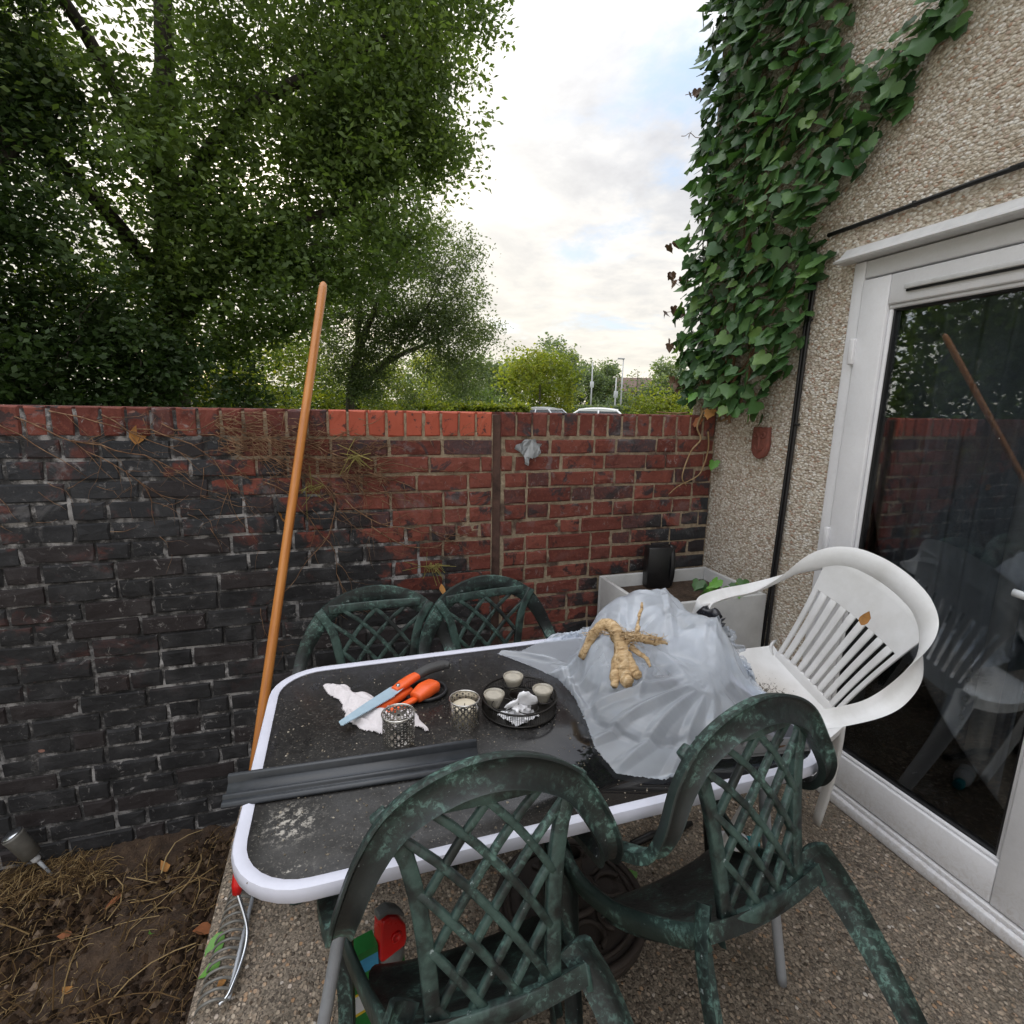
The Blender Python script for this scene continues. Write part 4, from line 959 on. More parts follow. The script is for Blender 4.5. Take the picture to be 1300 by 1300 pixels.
place(c1, (.198, .935, 0), rad(1), rad(22)); place(c2, (.735, .955, 0), rad(8), rad(22))
place(c3, (.090, 1.485, 0), rad(180), 0, 0.); place(c4, (.560, 1.50, 0), rad(180+8), 0, 0.)
for q in (c3, c4): q.matrix_world = q.matrix_world @ Matrix.Diagonal((1.12, .76, 1.06, 1)) @ Matrix.Translation((0, -.255, 0))

# ------------------------------------------------------------------ white resin armchair
def make_white_chair(label):
    root = ob('resin_armchair', None, label=label, cat='chair'); m = M['wresin']
    half = [(.262, .235, .628), (.278, .20, .640), (.290, .10, .648), (.292, -.03, .656), (.284, -.13, .690), (.258, -.215, .750), (.205, -.275, .805), (.140, -.305, .838), (.07, -.318, .852)]
    P = cr(half+[(0, -.322, .856)]+mirror(half), 6); k = len(P)
    t = np.abs(np.linspace(-1, 1, k)); s = np.clip((.72-t)/.42, 0, 1); s = s*s*(3-2*s); B = np.zeros((k, 3))
    for i in range(k):
        ang = (1-s[i])*rad(84); o_ = np.array([P[i, 0], P[i, 1]*.6, 0]); o_ /= np.linalg.norm(o_)+1e-9
        B[i] = np.array([0, 0, 1])*math.cos(ang)-o_*math.sin(ang)
    me = fixn(mk('rail', *sweep(P, CRES, B, [(.060+.020*q, .024) for q in s]), True, m)); me.set_sharp_from_angle(angle=rad(60)); ob('arm_rail', me, root)
    def Sf(u, v):
        hw = .150+.062*v**1.6; x = u*hw
        return np.array([x, -.175-.128*v+.030*u*u*(.5+.5*v), .44+.385*v])
    br = ob('backrest', None, root)
    def patch(u0, u1, v0, v1, nm, nu=10, nv=8, th=.009, crown=None):
        v = []; f = []
        for sd in (0, 1):
            for j in range(nv+1):
                for i in range(nu+1):
                    u = u0+(u1-u0)*i/nu; vv = v0+(v1-v0)*j/nv
                    if crown: vv = v0+(crown(u)-v0)*j/nv
                    p = Sf(u, vv); v.append((p[0], p[1]-sd*th, p[2]))
        K = (nu+1)*(nv+1)
        for j in range(nv):
            for i in range(nu):
                a = j*(nu+1)+i; f.append((a, a+1, a+nu+2, a+nu+1)); f.append((K+a, K+a+nu+1, K+a+nu+2, K+a+1))
        lp = list(range(nu+1))+[j*(nu+1)+nu for j in range(1, nv+1)]+[nv*(nu+1)+i for i in range(nu-1, -1, -1)]+[j*(nu+1) for j in range(nv-1, 0, -1)]
        for a in range(len(lp)): b_ = (a+1) % len(lp); f.append((lp[a], K+lp[a], K+lp[b_], lp[b_]))
        me = fixn(mk(nm, v, f, True, m)); me.set_sharp_from_angle(angle=rad(50)); return ob(nm, bev(me, .002, 1, 50), br)
    patch(-1, 1, .70, 1, 'head_panel', 16, 6, .012, lambda u: 1.02-.05*u*u)
    patch(-1, 1, -.03, .07, 'lower_panel', 16, 3, .012)
    ns = 8; w_ = 1.76/ns
    for i in range(ns):
        u0 = -.88+i*w_; patch(u0+w_*.18, u0+w_*.82, .068, .705, 'slat', 2, 8, .011)
    for sg in (-1, 1): patch(min(sg*.90, sg*1.0), max(sg*.90, sg*1.0), .0, .93, 'stile', 2, 10, .014)
    nu, nv = 19, 19; v = []; f = []
    for j in range(nv):
        for i in range(nu):
            s_, t_ = -1+2*i/(nu-1), j/(nv-1); hw = .19+.055*math.sin(t_*math.pi*.6)
            v.append((s_*hw*(1-.10*max(0, t_-.8)/.2*s_*s_), -.185+.43*t_, .44+.022*s_*s_-.028*math.sin(math.pi*min(1, t_*1.05))-.02*max(0, t_-.85)**2/.0225))
    for j in range(nv-1):
        for i in range(nu-1): f.append((j*nu+i, j*nu+i+1, (j+1)*nu+i+1, (j+1)*nu+i))
    lp = list(range(nu))+[j*nu+nu-1 for j in range(1, nv)]+[(nv-1)*nu+i for i in range(nu-2, -1, -1)]+[j*nu for j in range(nv-2, 0, -1)]; n0 = len(v)
    for q in lp: v.append((v[q][0]*1.01, v[q][1], v[q][2]-.042))
    for a in range(len(lp)): b_ = (a+1) % len(lp); f.append((lp[a], n0+a, n0+b_, lp[b_]))
    me = fixn(mk('seat', v, f, True, m)); me.set_sharp_from_angle(angle=rad(45)); ob('seat', me, root)
    for sx in (-1, 1):
        Pt = cr([(sx*.172, -.185, .46), (sx*.195, -.205, .38), (sx*.225, -.25, .22), (sx*.25, -.31, .0)], 5)
        ob('leg', fixn(mk('leg', *sweep(Pt, CRES, (-.75, -sx*.66 if sx < 0 else .66, 0), [(.085-.03*q, .03) for q in np.linspace(0, 1, len(Pt))]), True, m)), root)
        Pt = cr([(sx*.272, .225, .635), (sx*.255, .225, .53), (sx*.245, .22, .42), (sx*.255, .245, .2), (sx*.268, .265, .0)], 5)
        ob('leg', fixn(mk('leg', *sweep(Pt, CRES, (-.6, -sx*.8, 0), [(.052+.030*math.sin(math.pi*min(1, q*1.5))-.014*q, .024) for q in np.linspace(0, 1, len(Pt))]), True, m)), root)
    return root
wc = make_white_chair('white resin armchair with slatted back and crumbs on its seat, by the glazed door')
# faces the table; its near side sits a little lower
wf = Matrix.Rotation(rad(91), 4, 'Z')
wc.matrix_world = Matrix.Translation((1.372, 1.475, .088)) @ Matrix.Rotation(rad(20), 4, 'X') @ wf @ Matrix.Diagonal((.92, .82, 1.12, 1))
# two dry leaves on its slats are placed with the litter

# ------------------------------------------------------------------ table
TX0, TX1, TY0, TY1, TZ = -.217, 1.085, .792, 1.572, .72
def rrect(x0, x1, y0, y1, r, n=9):
    o = []
    for cx, cy, a0 in ((x1-r, y0+r, -90), (x1-r, y1-r, 0), (x0+r, y1-r, 90), (x0+r, y0+r, 180)):
        for i in range(n): a = rad(a0+90*i/(n-1)); o.append((cx+r*math.cos(a), cy+r*math.sin(a)))
    return o
table = ob('patio_table', None, loc=((TX0+TX1)/2, (TY0+TY1)/2, 0), label='black glass patio table with pale rounded rim, littered with dirt', cat='table')
tl = Vector(table.location)
R0 = rrect(TX0, TX1, TY0, TY1, .135); Ri = rrect(TX0+.020, TX1-.020, TY0+.020, TY1-.020, .117)
v, f = extr([(x-tl.x, y-tl.y) for x, y in Ri], 'z', TZ-.010, TZ-.003)
ob('glass_top', bev(mk('glass_top', v, f, False, M['tglass']), .0015, 1), table)
# rim swept round the outline
n = len(R0); prof = [(0.021, -.001), (.010, .0035), (-.001, .001), (-.004, -.006), (-.004, -.022), (.0, -.027), (.019, -.027), (.021, -.012)]
v = []; f = []
for i in range(n):
    (x, y), (xi, yi) = R0[i], Ri[i]; dx_, dy_ = xi-x, yi-y; L_ = math.hypot(dx_, dy_); dx_ /= L_; dy_ /= L_
    for a, z in prof: v.append((x+dx_*a-tl.x, y+dy_*a-tl.y, TZ+z))
k = len(prof)
for i in range(n):
    for j in range(k): f.append((i*k+j, ((i+1) % n)*k+j, ((i+1) % n)*k+(j+1) % k, i*k+(j+1) % k))
me = fixn(mk('rim', v, f, True, M['rim'])); me.set_sharp_from_angle(angle=rad(50)); ob('rim', me, table)
for (x, y, sx, sy) in ((TX0+.20, TY0+.10, -1, -1), (TX0+.20, TY1-.10, -1, 1), (TX1-.15, TY0+.10, 1, -1), (TX1-.15, TY1-.10, 1, 1)):
    Pt = cr([(x-tl.x, y-tl.y, TZ-.03), (x-tl.x+sx*.03, y-tl.y+sy*.004, .5), (x-tl.x+sx*.09, y-tl.y+sy*.02, .2), (x-tl.x+sx*.125, y-tl.y+sy*.035, .0)], 6)
    ob('leg', mk('leg', *tube(Pt, .0125, 12), True, M['steel']), table)
for y in (TY0+.075, TY1-.075):
    ob('cross_bar', bev(MB().box((TX0+.06-tl.x, y-.012-tl.y, TZ-.060), (TX1-.06-tl.x, y+.012-tl.y, TZ-.035)).me('bar', M['rim']), .004), table)
for x in (TX0+.13, TX1-.13):
    ob('cross_bar', bev(MB().box((x-.012-tl.x, TY0+.09-tl.y, TZ-.058), (x+.012-tl.x, TY1-.09-tl.y, TZ-.037)).me('bar', M['rim']), .004), table)
# ------------------------------------------------------------------ plastic sheet and what lies in and on it
def drape(N, size, centre, ang, z0, coll, floor, pins, steps, seed, slack=1.0, fr=.5):
    """position-based cloth: a square sheet let down over ellipsoids and the table top"""
    rng = np.random.default_rng(seed); h = size/(N-1)
    I, J = np.meshgrid(np.arange(N), np.arange(N), indexing='ij'); a = rad(ang)
    U = (I/(N-1)-.5)*size*slack; Vv = (J/(N-1)-.5)*size*slack
    X = np.stack([centre[0]+U*math.cos(a)-Vv*math.sin(a), centre[1]+U*math.sin(a)+Vv*math.cos(a), z0+rng.normal(0, .004, U.shape)+.012*np.sin(U*40+3*np.sin(Vv*17))*np.cos(Vv*33)], -1)
    Vel = np.zeros_like(X); dt = .012
    sets = []
    for (di, dj, st) in ((1,0,1.), (0,1,1.), (1,1,.5), (1,-1,.5), (2,0,.12), (0,2,.12)):
        L0 = h*math.hypot(di, dj)
        for par in (0, 1):
            i0 = np.arange(0, N-di); i0 = i0[(i0//di) % 2 == par] if di else i0
            if dj >= 0: j0 = np.arange(0, N-dj)
            else: j0 = np.arange(-dj, N)
            if di == 0: j0 = j0[(j0//max(dj, 1)) % 2 == par]
            A = np.ix_(i0, j0); Bx = np.ix_(i0+di, j0+dj); sets.append((A, Bx, L0, st))
    p0 = {k_: X[k_].copy() for k_ in pins}
    for it in range(steps):
        Vel[..., 2] -= 9.8*dt; Vel *= .965; Xo = X.copy(); X = X+Vel*dt
        for sub in range(7):
            for A, Bx, L0, st in sets:
                D_ = X[Bx]-X[A]; l = np.linalg.norm(D_, axis=-1, keepdims=True)+1e-9
                c = (l-L0)/l*.5*st; c = D_*c; X[A] += c; X[Bx] -= c
            q = min(1., it/(steps*.6))
            for k_, tgt in pins.items(): X[k_] = p0[k_]*(1-q)+np.array(tgt)*q
            for (cc, rr) in coll:
                Q = (X-np.array(cc))/np.array(rr); l = np.linalg.norm(Q, axis=-1); ins = l < 1
                if ins.any():
                    Pn = np.array(cc)+Q[ins]/(l[ins][:, None]+1e-9)*np.array(rr); X[ins] = Pn; Xo[ins] += (Pn-Xo[ins])*fr
            lo = floor(X[..., 0], X[..., 1]); b = X[..., 2] < lo; X[..., 2] = np.maximum(X[..., 2], lo); Xo[b, :2] += (X[b, :2]-Xo[b, :2])*.7
        Vel = (X-Xo)/dt; sp = np.linalg.norm(Vel, axis=-1, keepdims=True); Vel *= np.minimum(1, 1.5/(sp+1e-9))
    return X
def grid_mesh(nm, X, m, c0, out=None):
    N = X.shape[0]; v = X.reshape(-1, 3)-np.array(c0)
    f = [(i*N+j, (i+1)*N+j, (i+1)*N+j+1, i*N+j+1) for i in range(N-1) for j in range(N-1) if out is None or not (out[i, j] and out[i+1, j] and out[i+1, j+1] and out[i, j+1])]
    return mk(nm, v, f, True, m)
def tfloor(x, y):
    on = (x > TX0-.004) & (x < TX1+.004) & (y > TY0-.004) & (y < TY1+.004)
    return np.where(on, TZ+.004, .30)
coll = [((.87, 1.34, .76), (.18, .15, .185)), ((.97, 1.20, .75), (.10, .12, .165)), ((.74, 1.27, .75), (.12, .10, .140)), ((.78, 1.08, .725), (.20, .15, .055))]
tri = lambda t: 2*np.abs(t-np.floor(t+.5))-.5
def creases(X, seed, amp, n=9, l0=.05, l1=.22):
    """sharp zig-zag folds of many directions pushed along the surface normal"""
    rg = np.random.default_rng(seed); du = np.gradient(X, axis=0); dv = np.gradient(X, axis=1); Nn = np.cross(du, dv); Nn /= np.linalg.norm(Nn, axis=-1, keepdims=True)+1e-9
    Nn *= np.sign(Nn[..., 2:3]+1e-6); N_ = X.shape[0]; I, J = np.meshgrid(np.linspace(0, 1, N_), np.linspace(0, 1, N_), indexing='ij'); h = np.zeros((N_, N_))
    for i in range(n):
        a = rg.uniform(0, math.pi); lam = rg.uniform(l0, l1); ph = rg.random()
        w_ = .10*np.sin(3.1*I+5*J*rg.uniform(.5, 1.4)+rg.random()*6)+.06*np.sin(7*J+rg.random()*6)
        msk = np.clip(.5+.9*np.sin(I*rg.uniform(3, 9)+J*rg.uniform(3, 9)+rg.random()*6), 0, 1)
        h += msk*lam*tri((I*math.cos(a)+J*math.sin(a)+w_)/lam+ph)
    h = np.clip(h*amp, -.022, .030); lift = X[..., 2]-TZ
    h = np.where(lift < .03, np.abs(h)*.3, h); return X+Nn*h[..., None]
XB = drape(72, .93, (.775, 1.20), 38, 1.04, coll, tfloor, {(0, 71): (.415, 1.535, TZ+.012), (0, 0): (.60, .86, TZ+.006)}, 120, 5, .94)
def refine(X):
    N_ = X.shape[0]; Y_ = np.zeros((2*N_-1, 2*N_-1, 3)); Y_[::2, ::2] = X; Y_[1::2, ::2] = (X[1:]+X[:-1])/2; Y_[:, 1::2] = (Y_[:, 2::2]+Y_[:, :-1:2])/2; return Y_
XB = refine(XB); XB = .5*XB+.125*(np.roll(XB, 1, 0)+np.roll(XB, -1, 0)+np.roll(XB, 1, 1)+np.roll(XB, -1, 1)) if False else XB
def radial(X, c, k_, amp, r0, r1, seed):
    rg = np.random.default_rng(seed); dx_, dy_ = X[..., 0]-c[0], X[..., 1]-c[1]; th = np.arctan2(dy_, dx_)/(2*math.pi); r_ = np.hypot(dx_, dy_); w_ = np.clip((r_-.01)/r0, 0, 1)*np.clip((r1-r_)/(r1*.4), 0, 1)
    th = th+.02*np.sin(r_*19+seed)
    h = tri(th*k_+rg.random())*(.6+.4*np.sin(th*2*math.pi*3+seed))+.5*tri(th*k_*2.3+.3); X = X.copy(); X[..., 2] += amp*w_*(h+.45); return X
def folds(X, lines):
    """straight tent-shaped creases: (x0, y0, x1, y1, height, half width)"""
    Y_ = X.copy()
    for x0, y0, x1, y1, a_, w_ in lines:
        dx_, dy_ = x1-x0, y1-y0; L_ = math.hypot(dx_, dy_); u = ((X[..., 0]-x0)*dx_+(X[..., 1]-y0)*dy_)/L_/L_; d_ = np.abs((X[..., 0]-x0)*dy_-(X[..., 1]-y0)*dx_)/L_
        Y_[..., 2] += a_*np.clip(1-d_/w_, 0, 1)*np.clip(np.minimum(u, 1-u)*5, 0, 1)
    return Y_
RB = random.Random(8)
FL = [(.93, 1.08, tx, ty, .015, .020) for tx, ty in ((.50, 1.36), (.52, 1.25), (.50, 1.12), (.50, 1.0), (.53, .90), (.62, .83), (.72, .80), (1.10, 1.30))]
FL += [(.585, 1.36, .575, 1.10, .014, .016), (.58, 1.22, .85, 1.20, .016, .018), (.63, 1.38, .50, 1.50, .012, .016), (.60, 1.40, .44, 1.53, .010, .014), (.85, 1.15, .98, 1.42, .012, .016)]
for _ in range(20):
    x, y, a_, L_ = RB.uniform(.68, 1.0), RB.uniform(1.12, 1.44), RB.uniform(0, math.pi), RB.uniform(.12, .30); FL.append((x-math.cos(a_)*L_/2, y-math.sin(a_)*L_/2, x+math.cos(a_)*L_/2, y+math.sin(a_)*L_/2, RB.uniform(.006, .013)*RB.choice((1, 1, -1)), RB.uniform(.012, .028)))
XB = refine(XB); XB = folds(XB, FL); XB[..., 2] = np.maximum(XB[..., 2], np.where(XB[..., 0] < TX1+.004, TZ+.003, 0.))
HEM = [(.412, 1.540), (.455, 1.525), (.52, 1.50), (.60, 1.545), (.8, 1.62), (1.12, 1.62), (1.13, 1.15), (1.09, 1.03), (.98, .98), (.88, .93), (.72, .85), (.62, .845), (.535, .89), (.53, .98), (.555, 1.08), (.575, 1.20), (.57, 1.30), (.53, 1.38), (.47, 1.47)]
def hem_clamp(X, poly, zmax):
    A = np.array(poly); Bq = np.roll(A, -1, 0); Q = X[..., :2].reshape(-1, 2); x, y = Q[:, 0], Q[:, 1]; c = np.zeros(len(Q), bool)
    for (x0, y0), (x1, y1) in zip(A, Bq): c ^= ((y0 > y) != (y1 > y)) & (x < (x1-x0)*(y-y0)/((y1-y0) or 1e-9)+x0)
    best = np.full(len(Q), 9.); P = Q.copy()
    for a_, b_ in zip(A, Bq):
        d_ = b_-a_; t = np.clip(((Q-a_) @ d_)/(d_ @ d_), 0, 1); N_ = a_+t[:, None]*d_; l = np.linalg.norm(N_-Q, axis=1); k_ = l < best; best[k_] = l[k_]; P[k_] = N_[k_]
    out = ~c & (X[..., 2].reshape(-1) < zmax); Y_ = X.copy().reshape(-1, 3); Y_[out, :2] = P[out]+RNG.normal(0, .0012, (out.sum(), 2)); Y_[out, 2] = TZ+.004+np.minimum(.012, best[out]*.12)+RNG.random(out.sum())*.002
    return Y_.reshape(X.shape), out.reshape(X.shape[:2])
XB, OUT = hem_clamp(XB, HEM, TZ+.09)
bag = ob('plastic_sheet', None, loc=(.8, 1.2, TZ), label='crumpled translucent plastic sheet heaped over the table corner, under the peeled root', cat='plastic sheet')
ob('sheet', grid_mesh('sheet', XB, M['bag'], (.8, 1.2, TZ), OUT), bag)
# bundles of crumpled plastic under the sheet
for i, (cc, rr) in enumerate(coll[:3]):
    bm = bmesh.new(); bmesh.ops.create_icosphere(bm, subdivisions=4, radius=1.)
    rg = np.random.default_rng(40+i); A = rg.normal(size=(10, 3))*1.1; ph = rg.random(10)
    for v_ in bm.verts:
        p = np.array(v_.co); s_ = sum(float(tri(a @ p+q))+.5 for a, q in zip(A, ph))/10; k_ = .55+.42*s_; k_ = min(k_, .86)
        z_ = p[2]*rr[2]*k_; v_.co = (cc[0]-.8+p[0]*rr[0]*k_, cc[1]-1.2+p[1]*rr[1]*k_, max(.006, cc[2]-TZ+z_))
    me = bpy.data.meshes.new('bundle'); bm.to_mesh(me); bm.free(); me.materials.append(M['bag2']); me.polygons.foreach_set('use_smooth', [True]*len(me.polygons)); ob('bundle', me, bag)
# second loose sheet trailing on to the white chair
XC = creases(refine(drape(36, .34, (1.20, 1.34), 20, .86, [((1.14, 1.34, .70), (.07, .09, .12))], lambda x, y: np.where(x < TX1+.004, TZ+.004, .565+.2*(y-1.34)), {}, 80, 9, .9)), 8, .22, 10)
ob('plastic_sheet', grid_mesh('sheet', XC-np.array([0, 0, 0]), M['bag'], (1.2, 1.34, .5)), loc=(1.2, 1.34, .5), label='smaller clear plastic sheet trailing from the table on to the white chair seat', cat='plastic sheet')
XD = creases(refine(drape(24, .17, (1.180, 1.405), 30, .92, [((1.175, 1.405, .74), (.035, .04, .08))], lambda x, y: np.where(x < TX1+.004, TZ+.004, .55), {}, 60, 12, .85)), 4, .25, 10)
ob('black_bag_scrap', grid_mesh('scrap', XD, M['bagblack'], (1.180, 1.405, .6)), loc=(1.180, 1.405, .6), label='small crumpled black plastic scrap between the clear sheet and the white chair arm', cat='plastic scrap')

# ---- peeled root lying on the sheet
def bag_z(x, y):
    P = XB.reshape(-1, 3); d_ = (P[:, 0]-x)**2+(P[:, 1]-y)**2; i = np.argsort(d_)[:5]; return float(P[i, 2].max())
ROOT_C = (.70, 1.17)
rr_ = random.Random(3)
def root_piece():
    mb = MB()
    def lump(pts, rad_, n=10):
        c_ = cr(pts, 7); t = np.linspace(0, 1, len(c_)); rads = np.interp(t, np.linspace(0, 1, len(rad_)), rad_)
        rads = rads*(1+.05*np.sin(t*9+rads[0]*900)); v_, f_ = tube(c_, rads, n)
        v_ = [np.array(q)+np.array([rr_.gauss(0, 1), rr_.gauss(0, 1), rr_.gauss(0, 1)])*.0011+.0022*np.array([math.sin(q[1]*210+q[0]*90), math.sin(q[0]*190), math.sin(q[0]*160+q[1]*140)]) for q in v_]; mb.add(v_, f_)
    Z = lambda x, y, r_: bag_z(x, y)+r_*.75
    def L(pp, rad_): lump([(x, y, Z(x, y, q)+dz) for (x, y, dz), q in zip(pp, rad_)], rad_)
    L([(.615, 1.275, .015), (.66, 1.265, .022), (.695, 1.235, .02), (.705, 1.19, .014), (.690, 1.145, .006)], [.010, .015, .018, .021, .024])
    L([(.700, 1.185, .01), (.668, 1.150, .004), (.652, 1.128, .0)], [.019, .018, .011]); L([(.702, 1.175, .006), (.690, 1.130, 0), (.686, 1.098, 0)], [.022, .022, .014]); L([(.705, 1.175, .004), (.722, 1.135, 0), (.726, 1.115, 0)], [.020, .018, .012])
    L([(.70, 1.20, .008), (.75, 1.195, .012), (.80, 1.18, .012), (.85, 1.17, .018)], [.014, .012, .009, .004])
    L([(.765, 1.195, .012), (.785, 1.235, .02), (.83, 1.285, .03)], [.008, .006, .003]); L([(.735, 1.19, .005), (.765, 1.15, .004), (.775, 1.135, .0)], [.009, .006, .003])
    for i in range(230):
        t = rr_.random(); x, y = (.64+.10*t, 1.27-.09*t) if rr_.random() < .5 else (.72+.11*t, 1.20-.02*t); z = Z(x, y, .014)+.018
        p = np.array([x+rr_.uniform(-.012, .012), y+rr_.uniform(-.012, .012), z]); mb.add(*tube([p, p+np.array([rr_.uniform(-.02, .02), rr_.uniform(-.02, .02), rr_.uniform(-.006, .010)]), p+np.array([rr_.uniform(-.035, .035), rr_.uniform(-.035, .035), rr_.uniform(-.012, .014)])], [.0016, .001, .0005], 4))
    return mb
mb = root_piece(); rz_ = bag_z(*ROOT_C)
mb.v = [((x-ROOT_C[0])*.9, (y-ROOT_C[1])*.9, (z-rz_)*.9) for x, y, z in mb.v]
ob('tree_root', mb.me('root', M['root'], True), loc=(*ROOT_C, rz_), label='pale peeled tree root with forked ends lying on the plastic sheet', cat='root')

# ------------------------------------------------------------------ things on the table
T0 = TZ-.0025
# plastic channel strip
pr = [(-.042, .0), (-.044, .030), (-.038, .036), (-.028, .034), (-.026, .016), (-.008, .007), (.012, .006), (.016, .018), (.022, .021), (.027, .018), (.029, .010), (.040, .012), (.047, .006), (.046, .0), (.040, .0), (.036, .004), (-.034, .003), (-.036, .0)]
v, f = extr([(-a*.80, b_*.85) for a, b_ in pr], 'x', -.26, .26)
ob('plastic_channel', bev(fixn(mk('channel', v, f, False, M['channel'])), .0015, 1, 25), loc=(.004, 1.045, T0+.001), rot=(0, 0, rad(-3.2)), label='charcoal plastic channel strip laid across the table end, jutting past its rim', cat='trim strip')
# perforated candle cups
def cup(name, loc, r_, h_, label, candle, seed):
    root = ob(name, None, loc=loc, label=label, cat='candle holder'); rg = random.Random(seed); mb = MB()
    nc, nr, K = 15, 6, 12
    for q in range(nr):
        for c_ in range(nc):
            cx = (c_+(q % 2)*.5)/nc*2*math.pi; cz = h_*(.10+.84*(q+.5)/nr); wx = math.pi/nc; wz = h_*.84/nr/2
            hr = rg.uniform(.34, .84)*min(wx*r_, wz); v = []; f = []
            for sgm in range(K):
                a = 2*math.pi*sgm/K; ca, sa = math.cos(a), math.sin(a); m_ = max(abs(ca), abs(sa))
                for (du, dv) in ((ca/m_*wx, sa/m_*wz), (hr*ca/r_, hr*sa)):
                    v.append((r_*math.cos(cx+du), r_*math.sin(cx+du), cz+dv))
            for sgm in range(K): s2 = (sgm+1) % K; f.append((2*sgm, 2*s2, 2*s2+1, 2*sgm+1))
            mb.add(v, f)
    mb.add(*lathe([(r_, 0), (r_, h_*.10)], 40, cap=False)); mb.add(*lathe([(r_, h_*.94), (r_, h_), (r_-.002, h_)], 40, cap=False)); mb.add(*lathe([(r_-.001, .002), (.0005, .002)], 40, cap=False))
    ob('shell', mb.me('shell', M['silver'], True), root); ob('rim', mk('rim', *ring((0, 0, h_), r_, .0018, 40, 6), True, M['silver']), root)
    if candle:
        ob('candle', mk('candle', *lathe([(r_*.86, .004), (r_*.86, h_*.72), (r_*.78, h_*.75), (r_*.3, h_*.72), (.002, h_*.715)], 32), True, M['wax']), root)
        ob('wick', mk('wick', *tube([(0, 0, h_*.7), (.001, 0, h_*.8)], .001, 6), True, M['black']), root)
    else: ob('glass_liner', mk('liner', *lathe([(r_*.93, .003), (r_*.93, h_*.9)], 32, cap=False), True, m_plain('smoked_liner', (.10,.10,.10), .15)), root) if False else None
    return root
cup('candle_cup', (.098, 1.150, T0), .038, .072, 'empty silver perforated candle cup standing on the white glove', False, 1)
cup('candle_cup', (.262, 1.172, T0), .037, .070, 'silver perforated candle cup holding a cream candle', True, 2)
# wire tray with tealights
tray = ob('candle_tray', None, loc=(.418, 1.205, T0), label='round black wire candle tray with glass tealights', cat='tray')
Rt, Ht = .098, .036
ob('hoop', mk('hoop', *ring((0, 0, Ht), Rt, .0026, 56, 6), True, M['wire']), tray); ob('hoop', mk('hoop', *ring((0, 0, .004), Rt, .0026, 56, 6), True, M['wire']), tray)
mb = MB()
for i in range(110): a = 2*math.pi*i/110; mb.add(*tube([(Rt*math.cos(a), Rt*math.sin(a), .004), (Rt*math.cos(a), Rt*math.sin(a), Ht)], .0007, 4, False))
ob('wire_side', mb.me('wire_side', M['wire']), tray, kind='stuff')
ob('tray_plate', mk('plate', *lathe([(Rt, .001), (Rt, .003), (.001, .003)], 48), False, M['wire']), tray)
cups = [(.064*math.cos(a), .064*math.sin(a)) for a in [rad(30+60*i) for i in range(6)]]
for (x, y) in cups: ob('cup_ring', mk('cup_ring', *ring((x, y, Ht), .028, .0016, 28, 5), True, M['wire']), tray)
ob('cup_ring', mk('cup_ring', *ring((0, 0, Ht), .028, .0016, 28, 5), True, M['wire']), tray)
lbls = ['glass tealight in the wire tray, next to the candle cup', 'glass tealight in the wire tray, on the far side towards the wall', 'glass tealight in the wire tray, next to the plastic sheet']
glassy = m_plain('cloudy_glass', (.36,.33,.27), .18, nscale=40, var=.25)
for (x, y), dz, lb in zip([cups[2], cups[1], cups[0]], (.0, .012, .0), lbls):
    x, y = {0: (-.066, .012), 1: (.004, .066), 2: (.066, .0)}[lbls.index(lb)]
    t_ = ob('tealight', None, loc=(.418+x, 1.205+y, T0+.004+dz), label=lb, cat='tealight')
    ob('glass_cup', mk('glass', *lathe([(.014, 0), (.017, .010), (.026, .030), (.028, .040), (.0255, .041), (.0235, .034)], 28), True, glassy), t_)
    ob('wax', mk('wax', *lathe([(.0238, .030), (.0238, .0365), (.016, .0372), (.001, .037)], 28), True, m_plain('dusty_wax', (.42,.385,.32), .7, nscale=60, var=.2)), t_)
def crumple(nm, size, centre, ang, z0, coll_, seed, m, label, cat, N=34, steps=80, slack=.82, floor_=None):
    X_ = creases(refine(drape(N, size, centre, ang, z0, coll_, floor_ or (lambda x, y: x*0+T0+.002), {}, steps, seed, slack)), seed, .12, 8, .12, .4)
    return ob(nm, grid_mesh(nm, X_, m, (*centre, T0)), loc=(*centre, T0), label=label, cat=cat)
crumple('tissue', .11, (.402, 1.163), 25, .80, [((.402, 1.165, .745), (.022, .020, .034))], 4, M['tissue'], 'crumpled white tissue stuffed in the wire candle tray', 'tissue', 26, 60, .9)
